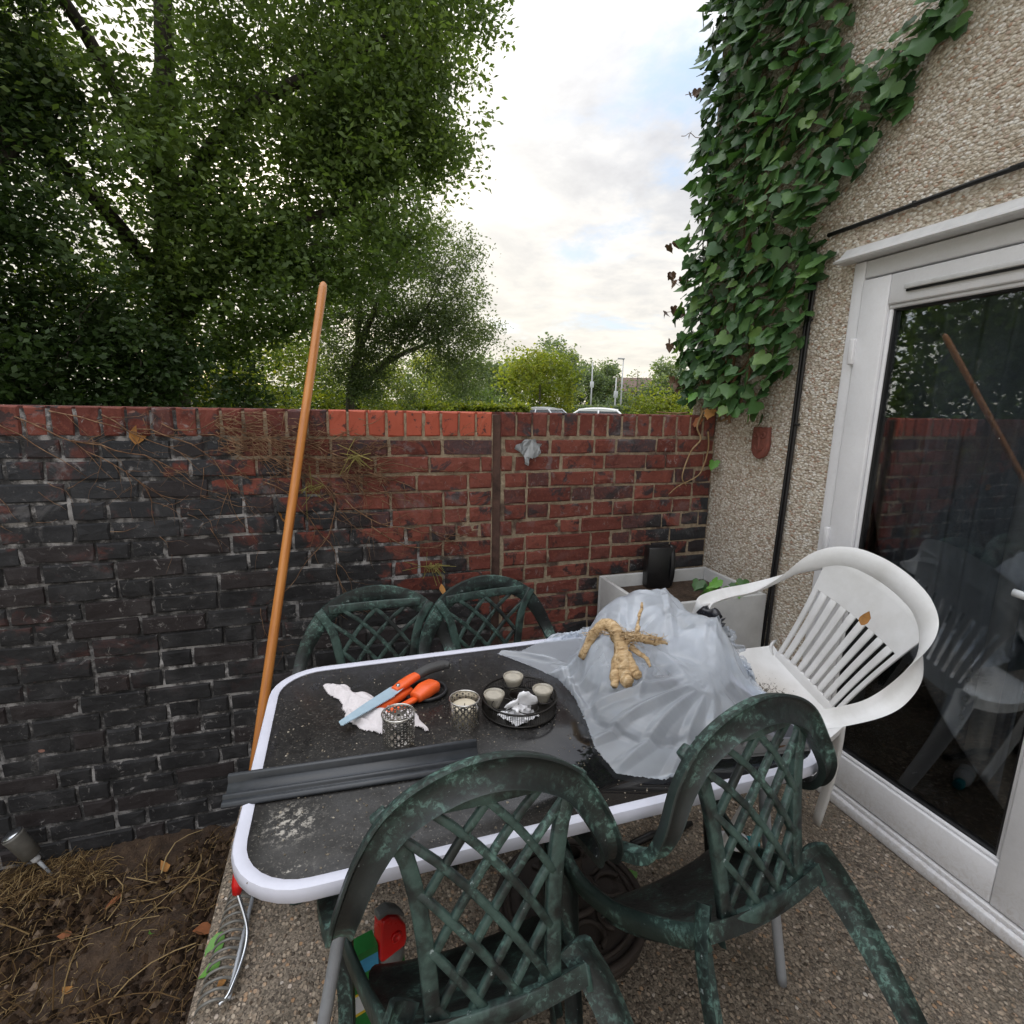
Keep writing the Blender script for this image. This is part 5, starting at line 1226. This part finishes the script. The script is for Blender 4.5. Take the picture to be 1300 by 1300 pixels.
# white glove under the saw
def glove():
    segs = [((-.062, 1.44), (-.030, 1.405), .022, .030), ((-.035, 1.405), (.020, 1.335), .024, .036), ((.02, 1.335), (.055, 1.255), .040, .052), ((.055, 1.255), (.070, 1.215), .046, .034), ((-.022, 1.315), (.0, 1.262), .013, .020), ((.0, 1.262), (.035, 1.222), .020, .018), ((.07, 1.285), (.125, 1.262), .026, .026), ((.125, 1.262), (.152, 1.196), .020, .014), ((.150, 1.2), (.160, 1.172), .012, .009)]
    st_ = .0026; xs_ = np.arange(-.11, .19, st_); ys_ = np.arange(1.14, 1.49, st_); GX, GY = np.meshgrid(xs_, ys_, indexing='ij'); D_ = np.full(GX.shape, 9.)
    wx = GX+.004*np.sin(GY*95)+.003*np.sin(GX*140+GY*60); wy = GY+.004*np.sin(GX*110+1)
    for (x0, y0), (x1, y1), r0, r1 in segs:
        ax, ay = x1-x0, y1-y0; t = np.clip(((wx-x0)*ax+(wy-y0)*ay)/(ax*ax+ay*ay), 0, 1); d_ = np.hypot(wx-x0-t*ax, wy-y0-t*ay)-(r0+(r1-r0)*t)
        hh = np.clip(.5+.5*(D_-d_)/.012, 0, 1); D_ = D_*(1-hh)+d_*hh-.012*hh*(1-hh)
    ins = D_ < 0; H_ = .017*np.sqrt(np.clip(-D_, 0, None)/.035)
    for a, l, am in ((.6, .041, .10), (1.9, .033, .09), (2.7, .055, .09), (1.2, .024, .06)): H_ += ins*am*l*tri((GX*math.cos(a)+GY*math.sin(a)+.012*np.sin(GY*50+GX*70))/l)*np.clip(-D_/.012, 0, 1)
    H_ = np.maximum(H_, .0012); idx = -np.ones(GX.shape, int); idx[ins] = np.arange(ins.sum()); v = np.stack([GX[ins], GY[ins], H_[ins]], 1)
    f = [(idx[i, j], idx[i+1, j], idx[i+1, j+1], idx[i, j+1]) for i in range(GX.shape[0]-1) for j in range(GX.shape[1]-1) if ins[i, j] and ins[i+1, j] and ins[i+1, j+1] and ins[i, j+1]]
    return mk('glove', v, f, True, M['cloth'])
ob('work_glove', glove(), loc=(0, 0, T0), label='crumpled white cotton glove lying under the folding saw', cat='glove')
# folding saw
saw = ob('folding_saw', None, loc=(.115, 1.33, T0+.034), rot=(rad(2), rad(-3), rad(37)), label='folding pruning saw with orange and grey handle and pale blue blade', cat='saw')
po = [(-.190, -.006), (-.184, .010), (-.10, .017), (-.01, .020), (.015, .010), (.015, -.012), (-.02, -.017)]
teeth = []
x_ = -.03
while x_ > -.185: teeth += [(x_, -.017+.010*(-.03-x_)/.155), (x_-.002, -.0215+.010*(-.03-x_)/.155)]; x_ -= .0045
v, f = extr(po+teeth, 'z', -.0008, .0008)
ob('blade', mk('blade', v, f, False, M['blade']), saw)
def oval(pts, wd, ht, nm, m, par):
    c_ = cr(pts, 6); t = np.linspace(0, 1, len(c_)); W_ = np.interp(t, np.linspace(0, 1, len(wd)), wd); H_ = np.interp(t, np.linspace(0, 1, len(ht)), ht)
    sq = [(math.copysign(abs(math.cos(a))**.7, math.cos(a)), math.copysign(abs(math.sin(a))**.7, math.sin(a))) for a in np.linspace(0, 2*math.pi, 16, endpoint=False)]
    return ob(nm, fixn(mk(nm, *sweep(c_, sq, (0, 1, 0), list(zip(W_, H_))), True, m)), par)
oval([(-.012, .002, 0), (.02, .003, 0), (.05, .004, 0), (.075, .003, 0)], [.012, .017, .016, .014], [.006, .009, .0095, .009], 'handle_collar', M['orange'], saw)
oval([(.072, .003, 0), (.10, .003, 0), (.13, -.004, 0), (.158, -.018, 0), (.168, -.034, 0)], [.0145, .016, .0165, .016, .010], [.0095, .0115, .012, .011, .008], 'grip', M['grip'], saw)
ob('pivot', mk('pivot', *lathe([(.005, -.011), (.005, .011), (.003, .012)], 16), True, M['chrome']), saw)
# second orange tool under it: belt clip sheath with black ring
tool = ob('tool_sheath', None, loc=(.150, 1.315, T0), rot=(0, 0, rad(35)), label='orange and black plastic tool sheath lying under the folding saw', cat='sheath')
oval([(-.10, .022, .012), (-.06, .026, .014), (-.02, .028, .014), (.02, .030, .014)], [.010, .017, .018, .012], [.008, .011, .011, .008], 'orange_shell', M['orange'], tool)
oval([(-.005, -.018, .018), (.03, -.016, .022), (.065, -.013, .020), (.082, -.012, .016)], [.020, .027, .025, .010], [.012, .017, .016, .008], 'orange_shell', M['orange'], tool)
oval([(-.12, -.004, .010), (-.09, -.012, .012), (-.05, -.016, .012), (.0, -.016, .012)], [.006, .009, .010, .010], [.005, .007, .007, .006], 'orange_shell', M['orange'], tool)
ob('black_ring', mk('black_ring', *ring((.055, .0, .006), .052, .006, 40, 8), True, M['black']), tool)
ob('black_ring', mk('black_ring', *ring((-.055, .015, .006), .050, .006, 40, 8), True, M['black']), tool)

# ------------------------------------------------------------------ rake leaning on the wall
rk0 = Vector((-.358, 1.40, .035)); rkt = Vector((-.130, 2.219, 1.480)); dv = (rkt-rk0).normalized(); rk1 = rk0+dv*2.29
rake = ob('garden_rake', None, loc=(-.352, 1.36, 0), label='garden rake with varnished wooden handle leaning on the blackened wall', cat='rake'); ro = Vector(rake.location)
Pt = [rk0+dv*t-ro for t in np.linspace(.17, 2.10, 14)]
rads = [.0155]*12+[.0165, .0165]
Lh = (rk1-rk0).length
hd = ob('handle', mk('handle', *lathe([(.0150, .20), (.0155, .6), (.0160, 1.5), (.0172, 2.18), (.0170, 2.25), (.0145, 2.275), (.006, 2.287)], 18), True, M['handle']), rake)
RKM = Matrix.Translation(rk0-ro) @ dv.to_track_quat('Z', 'Y').to_matrix().to_4x4(); hd.matrix_local = RKM
fr = ob('ferrule', mk('ferrule', *lathe([(.011, .09), (.017, .115), (.0175, .185), (.0165, .200)], 18), True, M['red']), rake); fr.matrix_local = RKM
fe = ob('ferrule_sleeve', mk('sleeve', *lathe([(.0172, .2005), (.0172, .24)], 18), True, M['steel']), rake); fe.matrix_local = RKM
# head: a bar lying on the slab with curved tines, tied to the ferrule by a rod
A_, B_ = Vector((-.318, 1.57, .020)), Vector((-.335, 1.225, .020))
Pt = cr([tuple(rk0+dv*.10-ro), (A_.x*.2+B_.x*.8-ro.x+.02, A_.y*.42+B_.y*.58-ro.y, .045), (B_.x-ro.x+.003, B_.y-ro.y+.02, .026), (B_.x-ro.x-.02, B_.y-ro.y-.008, .020)], 8)
ob('bow', mk('bow', *tube(Pt, .0055, 8), True, M['chrome']), rake)
Pt = cr([tuple(rk0+dv*.10-ro), (A_.x-ro.x+.02, A_.y-ro.y-.08, .055), (A_.x-ro.x+.002, A_.y-ro.y, .022)], 8)
ob('bow', mk('bow', *tube(Pt, .0055, 8), True, M['chrome']), rake)
ob('head_bar', mk('bar', *tube([A_-ro, (A_+B_)/2-ro, B_-ro], .006, 8), True, M['steel']), rake)
for i in range(14):
    p = A_+(B_-A_)*(i/13)-ro
    Pt = cr([(p.x, p.y, p.z), (p.x-.030, p.y-.002, p.z+.014), (p.x-.062, p.y-.004, p.z+.006), (p.x-.078, p.y-.006, p.z-.017)], 5)
    ob('tine', mk('tine', *sweep(Pt, circ(6), (0, 1, 0), [(.0045, .0032)]*(len(Pt)-3)+[(.004, .003), (.003, .0022), (.0012, .001)]), True, M['solar']), rake)

# ------------------------------------------------------------------ under and round the table
# bottle with red spray cap
bt = ob('spray_bottle', None, loc=(.060, 1.10, 0), rot=(0, 0, rad(25)), label='green weedkiller bottle with red and grey cap under the table', cat='bottle')
ob('body', mk('body', *lathe([(.030, 0), (.036, .006), (.036, .13), (.034, .150)], 28, 1., .72), True, M['green']), bt)
ob('shoulder', mk('shoulder', *lathe([(.034, .1502), (.033, .175), (.027, .192), (.020, .198)], 28, 1., .72), True, M['gplastic']), bt)
pts = [(-.036, .185), (.030, .185), (.036, .205), (.034, .245), (.014, .280), (-.012, .300), (-.030, .300), (-.034, .26)]
ob('cap', bev(fixn(mk('cap', *extr(pts, 'y', -.021, .021), False, M['red'])), .007, 3), bt)
pts = [(-.036, .301), (-.012, .3015), (.016, .281), (.030, .262), (.036, .268), (.020, .296), (-.006, .318), (-.034, .318)]
ob('trigger', bev(fixn(mk('trigger', *extr(pts, 'y', -.013, .013), False, M['gplastic'])), .004, 2), bt)
kn = ob('knob', mk('knob', *lathe([(.014, 0), (.014, .004), (.010, .006), (.009, .002), (.001, .001)], 20), True, M['red']), bt); kn.location = (.004, -.021, .235); kn.rotation_euler = (rad(90), 0, 0)
cb = ob('product_carton', None, loc=(-.020, 1.085, 0), rot=(0, 0, rad(15)), label='upright garden product carton banded green, blue and yellow behind the chair leg', cat='carton')
for nm, z0, z1, mm in (('carton_band', 0, .06, 'green'), ('carton_band', .0602, .125, 'yellow'), ('carton_band', .1252, .175, 'green'), ('carton_band', .1752, .215, 'blue'), ('carton_band', .2152, .235, 'green')):
    ob(nm, MB().box((-.045, -.022, z0), (.045, .022, z1)).me(nm, M[mm]), cb)
ob('carton_label', MB().box((-.036, -.0232, .07), (.020, -.0222, .118)).me('label', M['wplastic']), cb)
# round cast base with scrolls
pb = ob('parasol_base', None, loc=(.60, 1.215, 0), label='round brown cast parasol base with scroll pattern under the table', cat='parasol base')
ob('dish', mk('dish', *lathe([(.225, 0), (.228, .02), (.215, .034), (.15, .044), (.06, .060), (.035, .068), (.030, .070)], 56), True, M['iron']), pb)
for R_, z_, r_ in ((.218, .034, .012), (.190, .042, .007), (.075, .064, .010)): ob('ring', mk('ring', *ring((0, 0, z_), R_, r_, 56, 8), True, M['iron']), pb)
for i in range(8):
    a = 2*math.pi*i/8; ob('scroll', mk('scroll', *ring((.130*math.cos(a), .130*math.sin(a), .054), .042, .008, 24, 6, 'z', a+.4, a+.4+1.5*math.pi), True, M['iron']), pb)
ob('pole_socket', mk('socket', *lathe([(.030, .066), (.030, .20), (.024, .205), (.024, .12)], 24), True, M['iron']), pb)
# teal-capped bottle and dark rod lying on the slab
tb = ob('small_bottle', None, loc=(1.235, 1.262, .030), rot=(rad(90), 0, rad(70)), label='small white bottle with teal cap lying on the slab by the white chair', cat='bottle')
ob('body', mk('body', *lathe([(.022, -.06), (.030, -.054), (.030, .03), (.022, .046), (.013, .052)], 24), True, M['wplastic']), tb)
ob('cap', mk('cap', *lathe([(.016, .0525), (.019, .054), (.019, .085), (.016, .088)], 24), True, M['teal']), tb)
ob('label_print', mk('print', *ring((0, 0, -.01), .0302, .0012, 24, 4), True, M['teal']), tb)
v, f = tube([(-.13, -.01, 0), (-.04, .004, .002), (.05, .0, 0), (.13, .012, .001)], [.012, .014, .013, .009], 8)
ob('dark_rod', mk('rod', v, f, True, M['black']), loc=(1.03, 1.375, .015), label='black tapering rod lying on the slab under the table', cat='rod')
# planter by the wall with an ivy sprig, black caddy in it
pln = ob('planter', None, loc=(1.47, 2.0, 0), label='tall pale grey planter in the corner of the wall and the house', cat='planter')
px0, px1, py0, py1, ph_ = 1.16-1.47, 1.772-1.47, 1.775-2.0, 2.205-2.0, .705
for nm, a, b_ in (('side_panel', (px0, py0, 0), (px1, py0+.02, ph_)), ('side_panel', (px0, py1-.02, 0), (px1, py1, ph_)), ('side_panel', (px0, py0+.021, 0), (px0+.02, py1-.021, ph_)), ('side_panel', (px1-.02, py0+.021, 0), (px1, py1-.021, ph_)), ('soil_fill', (px0+.021, py0+.021, .02), (px1-.021, py1-.021, ph_-.06))):
    ob(nm, bev(MB().box(a, b_).me(nm, M['planter'] if nm != 'soil_fill' else M['soil']), .004), pln)
cad = ob('black_caddy', None, loc=(1.47, 2.14, ph_-.06), rot=(0, 0, rad(-12)), label='black plastic caddy with ribbed round end standing in the planter against the bricks', cat='caddy')
ob('body', bev(MB().box((-.085, -.035, 0), (.035, .035, .205)).me('b', M['black']), .006), cad)
o = ob('round_end', mk('e', *ring((.036, -.005, .105), .098, .012, 36, 8, 'x'), True, M['black']), cad); o.scale = (1, .42, 1)
for z_ in (.06, .10, .14): ob('rib', bev(MB().box((.036, -.038, z_-.006), (.050, .030, z_+.006)).me('rib', M['black']), .003), cad)
ob('end_plate', bev(MB().box((.0355, -.034, .012), (.041, .03, .195)).me('b', M['black']), .002), cad)
sp_ = ob('ivy_sprig', None, loc=(1.62, 1.90, ph_-.06), label='small ivy sprig growing out of the grey planter', cat='plant')
rs = random.Random(5); mb = MB()
for i in range(5):
    pts = [np.array([0, 0, 0.])]; a = rs.uniform(0, 6.3)
    for k_ in range(4): pts.append(pts[-1]+np.array([math.cos(a)*.025, math.sin(a)*.025, rs.uniform(.01, .035)]))
    mb.add(*tube(cr(pts, 3), .0018, 5))
    for q in pts[1:]:
        me_ = rs.choice(IV).copy(); me_.materials.clear(); me_.materials.append(M['greenleaf' if rs.random() < .4 else 'ivy'])
        o = ob('ivy_leaf', me_, sp_); o.matrix_local = Matrix.Translation(tuple(q)) @ Matrix.Rotation(rs.uniform(-2.2, -.4), 4, 'Z') @ Matrix.Rotation(-.7, 4, 'X') @ Matrix.Scale(rs.uniform(.045, .065), 4)
ob('stem', mb.me('stem', M['stem'], True), sp_)
ob('stick', mk('stick', *tube(cr([(-.05, -.03, 0), (.02, -.05, .05), (.10, -.03, .085), (.14, -.06, .09)], 5), .005, 6), True, M['stem']), loc=(1.64, 1.86, ph_-.062), label='bare pale stick poking out of the grey planter', cat='stick')
# torn silver tape stuck on the short wall
tp = [(-.055, .030), (-.03, .038), (-.012, .056), (.018, .052), (.030, .056), (.040, .036), (.062, .034), (.052, .014), (.060, -.004), (.044, -.008), (.036, -.026), (.026, -.010), (.022, -.030), (.010, -.024), (.004, -.060), (-.012, -.052), (-.016, -.020), (-.030, -.004), (-.040, .012), (-.060, .014)]
bm = bmesh.new(); vs = [bm.verts.new((x*1.05, -.003-.006*abs(math.sin(x*60+z*80)), z*1.05)) for x, z in tp]; bm.faces.new(vs); bmesh.ops.triangulate(bm, faces=bm.faces); bmesh.ops.subdivide_edges(bm, edges=bm.edges, cuts=2)
for v_ in bm.verts: v_.co.y = -.004-.009*abs(math.sin(v_.co.x*70+v_.co.z*95))
rt_ = bmesh.ops.extrude_face_region(bm, geom=bm.faces[:]); 
for e in rt_['geom']:
    if isinstance(e, bmesh.types.BMVert): e.co.y += .0015
me = bpy.data.meshes.new('tape'); bm.to_mesh(me); bm.free(); me.materials.append(M['tape'])
ob('torn_plastic', fixn(me), loc=(.790, WY+.008, 1.305), label='torn scrap of silvery plastic stuck on the short brick wall', cat='scrap')
# solar light stake in the soil
st = ob('solar_light', None, loc=(-1.130, 2.165, SOIL), rot=(rad(2), rad(-24), 0), label='grey solar garden light on a spike leaning at the foot of the wall', cat='garden light')
ob('spike', mk('spike', *tube([(0, 0, -.02), (0, 0, .10)], [.003, .007], 10), True, M['steel']), st)
ob('collar', mk('collar', *lathe([(.010, .1002), (.014, .104), (.014, .122), (.010, .126)], 16), True, M['wplastic']), st)
ob('lamp_body', mk('lamp_body', *lathe([(.020, .1262), (.030, .134), (.032, .22), (.034, .235), (.034, .243)], 24), True, M['solar']), st)
ob('lamp_top', mk('lamp_top', *lathe([(.033, .2432), (.030, .250), (.001, .252)], 24), True, M['chrome']), st)

# ------------------------------------------------------------------ litter
def dry_leaf(name, loc, rot, s, mm, label, group=None):
    rg = random.Random(hash(label) % 1000 if False else int(abs(loc[0]*1000+loc[1]*777)) % 9999)
    L_ = [(0, 0), (.16, .10), (.30, .30), (.34, .50), (.24, .75), (0, 1.05), (-.22, .74), (-.32, .48), (-.28, .28), (-.15, .10)]
    L_ = [(x*rg.uniform(.8, 1.2), y*rg.uniform(.9, 1.1)) for x, y in L_]
    c = rg.uniform(.3, .7); v = [(0, .5, -.02)]+[(x, y, c*x*x+.22*(y-.5)**2+rg.uniform(-.03, .03)) for x, y in L_]
    v = [(a*s, b_*s, q*s) for a, b_, q in v]; n_ = len(L_)
    return ob(name, mk(name, v, [(0, 1+i, 1+(i+1) % n_) for i in range(n_)], True, M[mm]), loc=loc, rot=rot, label=label, cat='leaf', group=group)
dry_leaf('dry_leaf', (-.71, WY-.012, 1.345), (rad(80), .3, .4), .075, 'dryleaf', 'curled tan leaf caught high on the blackened wall beside the top bricks')
dry_leaf('dry_leaf', (-.235, WY-.012, 1.035), (rad(60), .2, 1.2), .055, 'dryleaf', 'tan leaf hanging on the blackened wall beside the rake handle')
dry_leaf('dry_leaf', (.345, 1.905, .790), (rad(50), .2, .4), .045, 'dryleaf', 'yellow leaf lodged between the two chairs behind the table')
dry_leaf('dry_leaf', (1.535, 1.15, .845), (rad(75), .3, rad(-60)), .045, 'dryleaf', 'orange-brown dead leaf stuck on the white chair slats')
RL = random.Random(12)
for i in range(26):
    x, y = RL.uniform(-1.7, -.47), RL.uniform(.9, 2.18); mm = RL.choice(['dryleaf', 'rustleaf', 'rustleaf', 'dryleaf', 'greenleaf'])
    sz_ = RL.uniform(.03, .07); where = 'at the foot of the blackened wall' if y > 1.95 else 'close to the slab edge' if x > -.68 else 'out among the straw'
    kind_ = {'dryleaf': 'tan', 'rustleaf': 'rust-brown', 'greenleaf': 'fresh green'}[mm]; lb = ('small ' if sz_ < .046 else 'large ')+kind_+' fallen leaf on the soil, '+where
    dry_leaf('fallen_leaf', (x, y, SOIL+.018), (RL.uniform(-.5, .5), RL.uniform(-.5, .5), RL.uniform(0, 6)), sz_, mm, lb, kind_+' leaves '+where)
for (x, y, s_, mm, lb) in [(-.385, 1.43, .075, 'greenleaf', 'large green leaf lying among the rake tines'), (-.375, 1.34, .05, 'greenleaf', 'small green leaf lying among the rake tines'), (-.37, 1.27, .03, 'dryleaf', 'tan leaf lying among the rake tines'), (.86, 1.26, .06, 'greenleaf', 'green leaf lying on the slab under the table'), (.78, 1.10, .03, 'dryleaf', 'tan leaf lying on the slab beside the parasol base')]:
    dry_leaf('fallen_leaf', (x, y, .012), (RL.uniform(-.3, .3), RL.uniform(-.3, .3), RL.uniform(0, 6)), s_, mm, lb)
# straw and dead stems over the soil
rng = np.random.default_rng(23)
def straws(n, x0, x1, y0, y1, zf, L0, L1, wd):
    x = rng.uniform(x0, x1, n); y = rng.uniform(y0, y1, n); a = rng.normal(.75, .75, n); L_ = rng.uniform(L0, L1, n); bend = rng.normal(0, .9, n); lift = rng.random(n)**3*.05
    K = 5; c = np.zeros((n, K, 3)); px, py = x.copy(), y.copy()
    for k_ in range(K):
        c[:, k_, 0] = px; c[:, k_, 1] = py; c[:, k_, 2] = zf+.006+rng.random(n)*.010+lift*math.sin(math.pi*k_/(K-1)); px = px+np.cos(a)*L_/K; py = py+np.sin(a)*L_/K; a = a+bend/K
    d_ = np.gradient(c, axis=1); s_ = np.stack([-d_[..., 1], d_[..., 0], 0*d_[..., 0]], -1); s_ /= np.linalg.norm(s_, axis=-1, keepdims=True)+1e-9
    w_ = (wd*rng.uniform(.5, 1.4, n))[:, None, None]; up = np.array([0, 0, 1.])*w_*.7
    Lf, Rt_, Tp = c-s_*w_, c+s_*w_, c+up
    Q = []
    for k_ in range(K-1):
        Q += [np.stack([Lf[:, k_], Tp[:, k_], Tp[:, k_+1], Lf[:, k_+1]], 1), np.stack([Tp[:, k_], Rt_[:, k_], Rt_[:, k_+1], Tp[:, k_+1]], 1)]
    tone = np.tile(rng.random(n), 2*(K-1)); return np.concatenate(Q), tone
A1, t1 = straws(6500, -2.6, -.45, .2, 2.2, SOIL+.004, .02, .09, .0010); A2, t2 = straws(150, -2., -.47, .8, 2.15, SOIL+.012, .15, .42, .0020); A3, t3 = straws(420, -1.35, -.95, 2.02, 2.21, SOIL+.02, .04, .14, .0012)
ob('straw_litter', fastmesh('straw', np.concatenate([A1, A2, A3]), 4, m=M['straw'], attr=np.concatenate([t1, t2, t3])), label='dead straw and stems strewn over the soil bed', cat='straw', kind='stuff')
# crumbs of soil and grit
def grit(nm, n, x0, x1, y0, y1, zf, smax, m, lb, cat, seed):
    rg = np.random.default_rng(seed); oct_ = np.array([[1,0,0],[0,1,0],[-1,0,0],[0,-1,0],[0,0,1]]); fc = np.array([[0,1,4],[1,2,4],[2,3,4],[3,0,4]])
    c = np.stack([rg.uniform(x0, x1, n), rg.uniform(y0, y1, n), np.full(n, zf)], 1); s_ = smax*rg.random(n)**2.2+.0012
    P = oct_[None]*s_[:, None, None]*rg.uniform(.6, 1.3, (n, 5, 3)); a = rg.random(n)*6.3; R_ = np.stack([np.stack([np.cos(a), -np.sin(a), 0*a], -1), np.stack([np.sin(a), np.cos(a), 0*a], -1), np.stack([0*a, 0*a, 1+0*a], -1)], 1)
    P = np.einsum('nij,nkj->nki', R_, P)+c[:, None]; V = P[:, fc].reshape(-1, 3, 3)
    ob(nm, fastmesh(nm, V, 3, m=m, attr=np.repeat(rg.random(n), 4)), label=lb, cat=cat, kind='stuff')
grit('soil_clods', 16000, -2.4, -.44, .5, 2.22, SOIL+.006, .021, m_leaf('clods', [(0, (.014,.009,.006)), (.6, (.045,.028,.018)), (.9, (.085,.055,.034)), (1, (.20,.15,.11))], 0., True, .95, .1), 'small clods of earth over the soil bed', 'soil', 3)
grit('grit', 2600, -.41, 1.74, -.2, 2.2, .0, .0058, m_leaf('grit', [(0, (.05,.04,.03)), (.5, (.13,.10,.075)), (.85, (.24,.19,.15)), (1, (.40,.36,.32))], 0., True, .9, .2), 'loose grit on the concrete slab', 'grit', 4)
grit('sawdust', 700, TX0+.03, .62, TY0+.03, TY1-.03, T0, .0020, m_leaf('sawdust', [(0, (.10,.085,.07)), (.6, (.26,.22,.17)), (1, (.5,.45,.37))], 0., True, .9, .1), 'specks of dirt and sawdust on the table glass', 'dirt', 5)

# ------------------------------------------------------------------ across the road
def car(label, pos, rz, paint):
    root = ob('parked_car', None, loc=pos, rot=(0, 0, rz), label=label, cat='car', group='cars parked along the road')
    side = [(-2.05, .30), (-2.10, .55), (-2.02, .82), (-1.75, .93), (-1.05, .98), (-.98, .99), (1.35, 1.0), (1.9, .96), (2.06, .80), (2.08, .45), (2.0, .28)]
    # body lofted across the width with tumblehome
    v = []; f = []; ys = [(-.86, .94), (-.88, 1.), (-.80, 1.), (.80, 1.), (.88, 1.), (.86, .94)]; n_ = len(side)
    for y, s_ in ys:
        for x, z in side: v.append((x*(.985 if abs(y) > .85 else 1.), y, z if abs(y) < .87 else z*.985))
    for a in range(len(ys)-1):
        for i in range(n_): f.append((a*n_+i, a*n_+(i+1) % n_, (a+1)*n_+(i+1) % n_, (a+1)*n_+i))
    f += [tuple(range(n_)), tuple((len(ys)-1)*n_+i for i in range(n_-1, -1, -1))]
    ob('body', bev(fixn(mk('body', v, f, False, paint)), .04, 3), root)
    # greenhouse: glass band with roof cap
    lo = [(-1.0, -.76), (1.55, -.76), (1.55, .76), (-1.0, .76)]; hi = [(-.38, -.60), (1.05, -.60), (1.05, .60), (-.38, .60)]
    v = [(x, y, .985) for x, y in lo]+[(x, y, 1.40) for x, y in hi]; f = [(0,1,5,4), (1,2,6,5), (2,3,7,6), (3,0,4,7), (4,5,6,7), (3,2,1,0)]
    ob('windows', bev(fixn(mk('windows', v, f, False, M['carglass'])), .03, 2), root)
    nx_, ny_ = 11, 9; v = []; f = []
    for i in range(nx_):
        for j in range(ny_):
            u, w_ = -1+2*i/(nx_-1), -1+2*j/(ny_-1); v.append((.335+u*.80, w_*.64, 1.505-.065*u*u-.050*w_*w_-.02*(u*w_)**2))
    for i in range(nx_-1):
        for j in range(ny_-1): a = i*ny_+j; f.append((a, a+ny_, a+ny_+1, a+1))
    k0 = len(v); v += [(x, y, 1.345) for x, y, z in v]; f += [(k0+a, k0+b_, k0+c_, k0+d_) for a, d_, c_, b_ in f]
    lp = [i*ny_ for i in range(nx_)]+[(nx_-1)*ny_+j for j in range(1, ny_)]+[i*ny_+ny_-1 for i in range(nx_-2, -1, -1)]+[j for j in range(ny_-2, 0, -1)]
    for a in range(len(lp)): b_ = (a+1) % len(lp); f.append((lp[a], lp[b_], k0+lp[b_], k0+lp[a]))
    me = fixn(mk('roof', v, f, True, paint)); me.set_sharp_from_angle(angle=rad(50)); ob('roof', me, root)
    for sx in (-1, 1):
        for (x0, z0, x1, z1) in ((-1.0, .985, -.38, 1.41), (.35, .985, .36, 1.41), (1.55, .985, 1.05, 1.41)): ob('pillar', mk('pillar', *tube([(x0, sx*.765, z0), (x1, sx*.605, z1)], .035, 8), True, paint), root)
        ob('headlight', bev(MB().box((-2.09, sx*.62-.14, .62), (-1.96, sx*.62+.14, .74)).me('hl', M['wplastic']), .02), root)
        for x in (-1.28, 1.32):
            w_ = ob('wheel', mk('wheel', *lathe([(.20, -.10), (.30, -.10), (.315, -.07), (.315, .07), (.30, .10), (.20, .10)], 28), True, M['tyre']), root); w_.location = (x, sx*.80, .27); w_.rotation_euler = (rad(90), 0, 0)
            ob('rim', mk('rim', *lathe([(.20, -.095), (.19, -.07), (.05, -.06), (.04, .06), (.19, .07), (.20, .095)], 24), True, M['steel']), w_)
    return root
p = polar(26.0, 22.5, .054); car('white parked car showing its roof above the wall, nearer the lamp posts', p, rad(-30), M['carwhite'])
p = polar(20.35, 27.0, .054); car('pale parked car showing its roof above the wall under the round yellow-green tree', p, rad(-55), M['cargrey'])
def lamp(label, az, ds, h_, armed):
    b = polar(az, ds, .05); root = ob('lamp_post', None, loc=b, label=label, cat='lamp post')
    ob('pole', mk('pole', *tube([(0, 0, 0), (0, 0, h_*.4), (0, 0, h_)], [.085, .06, .042], 10), True, M['post']), root)
    ob('base', mk('base', *lathe([(.12, 0), (.12, 1.0), (.085, 1.08)], 12), True, M['post']), root)
    if armed: ob('lamp_head', bev(MB().box((-.45, -.08, h_-.02), (.08, .08, h_+.07)).me('head', M['post']), .02), root)
    else: ob('sign_plate', bev(MB().box((-.16, -.05, h_*.62), (.16, -.03, h_*.62+.45)).me('sign', M['wplastic']), .01), root)
lamp('slim grey lamp post standing behind the cars, nearer the round yellow-green tree', 26.0, 42, 4.9, False)
lamp('tall grey lamp post standing behind the cars, nearer the far brick house', 29.1, 38, 4.8, True)
lamp('short grey sign post standing close beside the tall lamp post', 28.5, 38.5, 3.6, False)
# brick house with brown roof
b = polar(32.0, 62, .05); fh = ob('far_house', None, loc=b, rot=(0, 0, rad(-22)), label='far red-brick house with brown tiled roof beyond the road', cat='house')
ob('wall', MB().box((-5.5, 0, 0), (4.2, 7, 3.5)).me('wall', M['fbrick']), fh)
ob('roof', fixn(mk('roof', [(-6, -.4, 3.4), (4.7, -.4, 3.4), (4.7, 7.4, 3.4), (-6, 7.4, 3.4), (-4, 3.5, 5.1), (3.0, 3.5, 5.1)], [(0,1,5,4), (1,2,5), (2,3,4,5), (3,0,4), (3,2,1,0)], False, M['rooft'])), fh)
ob('gable_wing', MB().box((1.6, -1.6, 0), (4.0, -.01, 3.9)).me('wing', M['fbrick']), fh)
ob('chimney', MB().box((2.2, 3.2, 4.5), (2.9, 3.8, 5.9)).me('chimney', M['fbrick']), fh)
for x in (-4.6, -2.4, -.2):
    w_ = ob('window', MB().box((x, -.06, 2.1), (x+1.2, -.002, 3.1)).me('win', M['wplastic']), fh)
    ob('pane', MB().box((x+.08, -.075, 2.18), (x+.56, -.062, 3.02)).me('pane', M['carglass']), w_); ob('pane', MB().box((x+.64, -.075, 2.18), (x+1.12, -.062, 3.02)).me('pane', M['carglass']), w_)
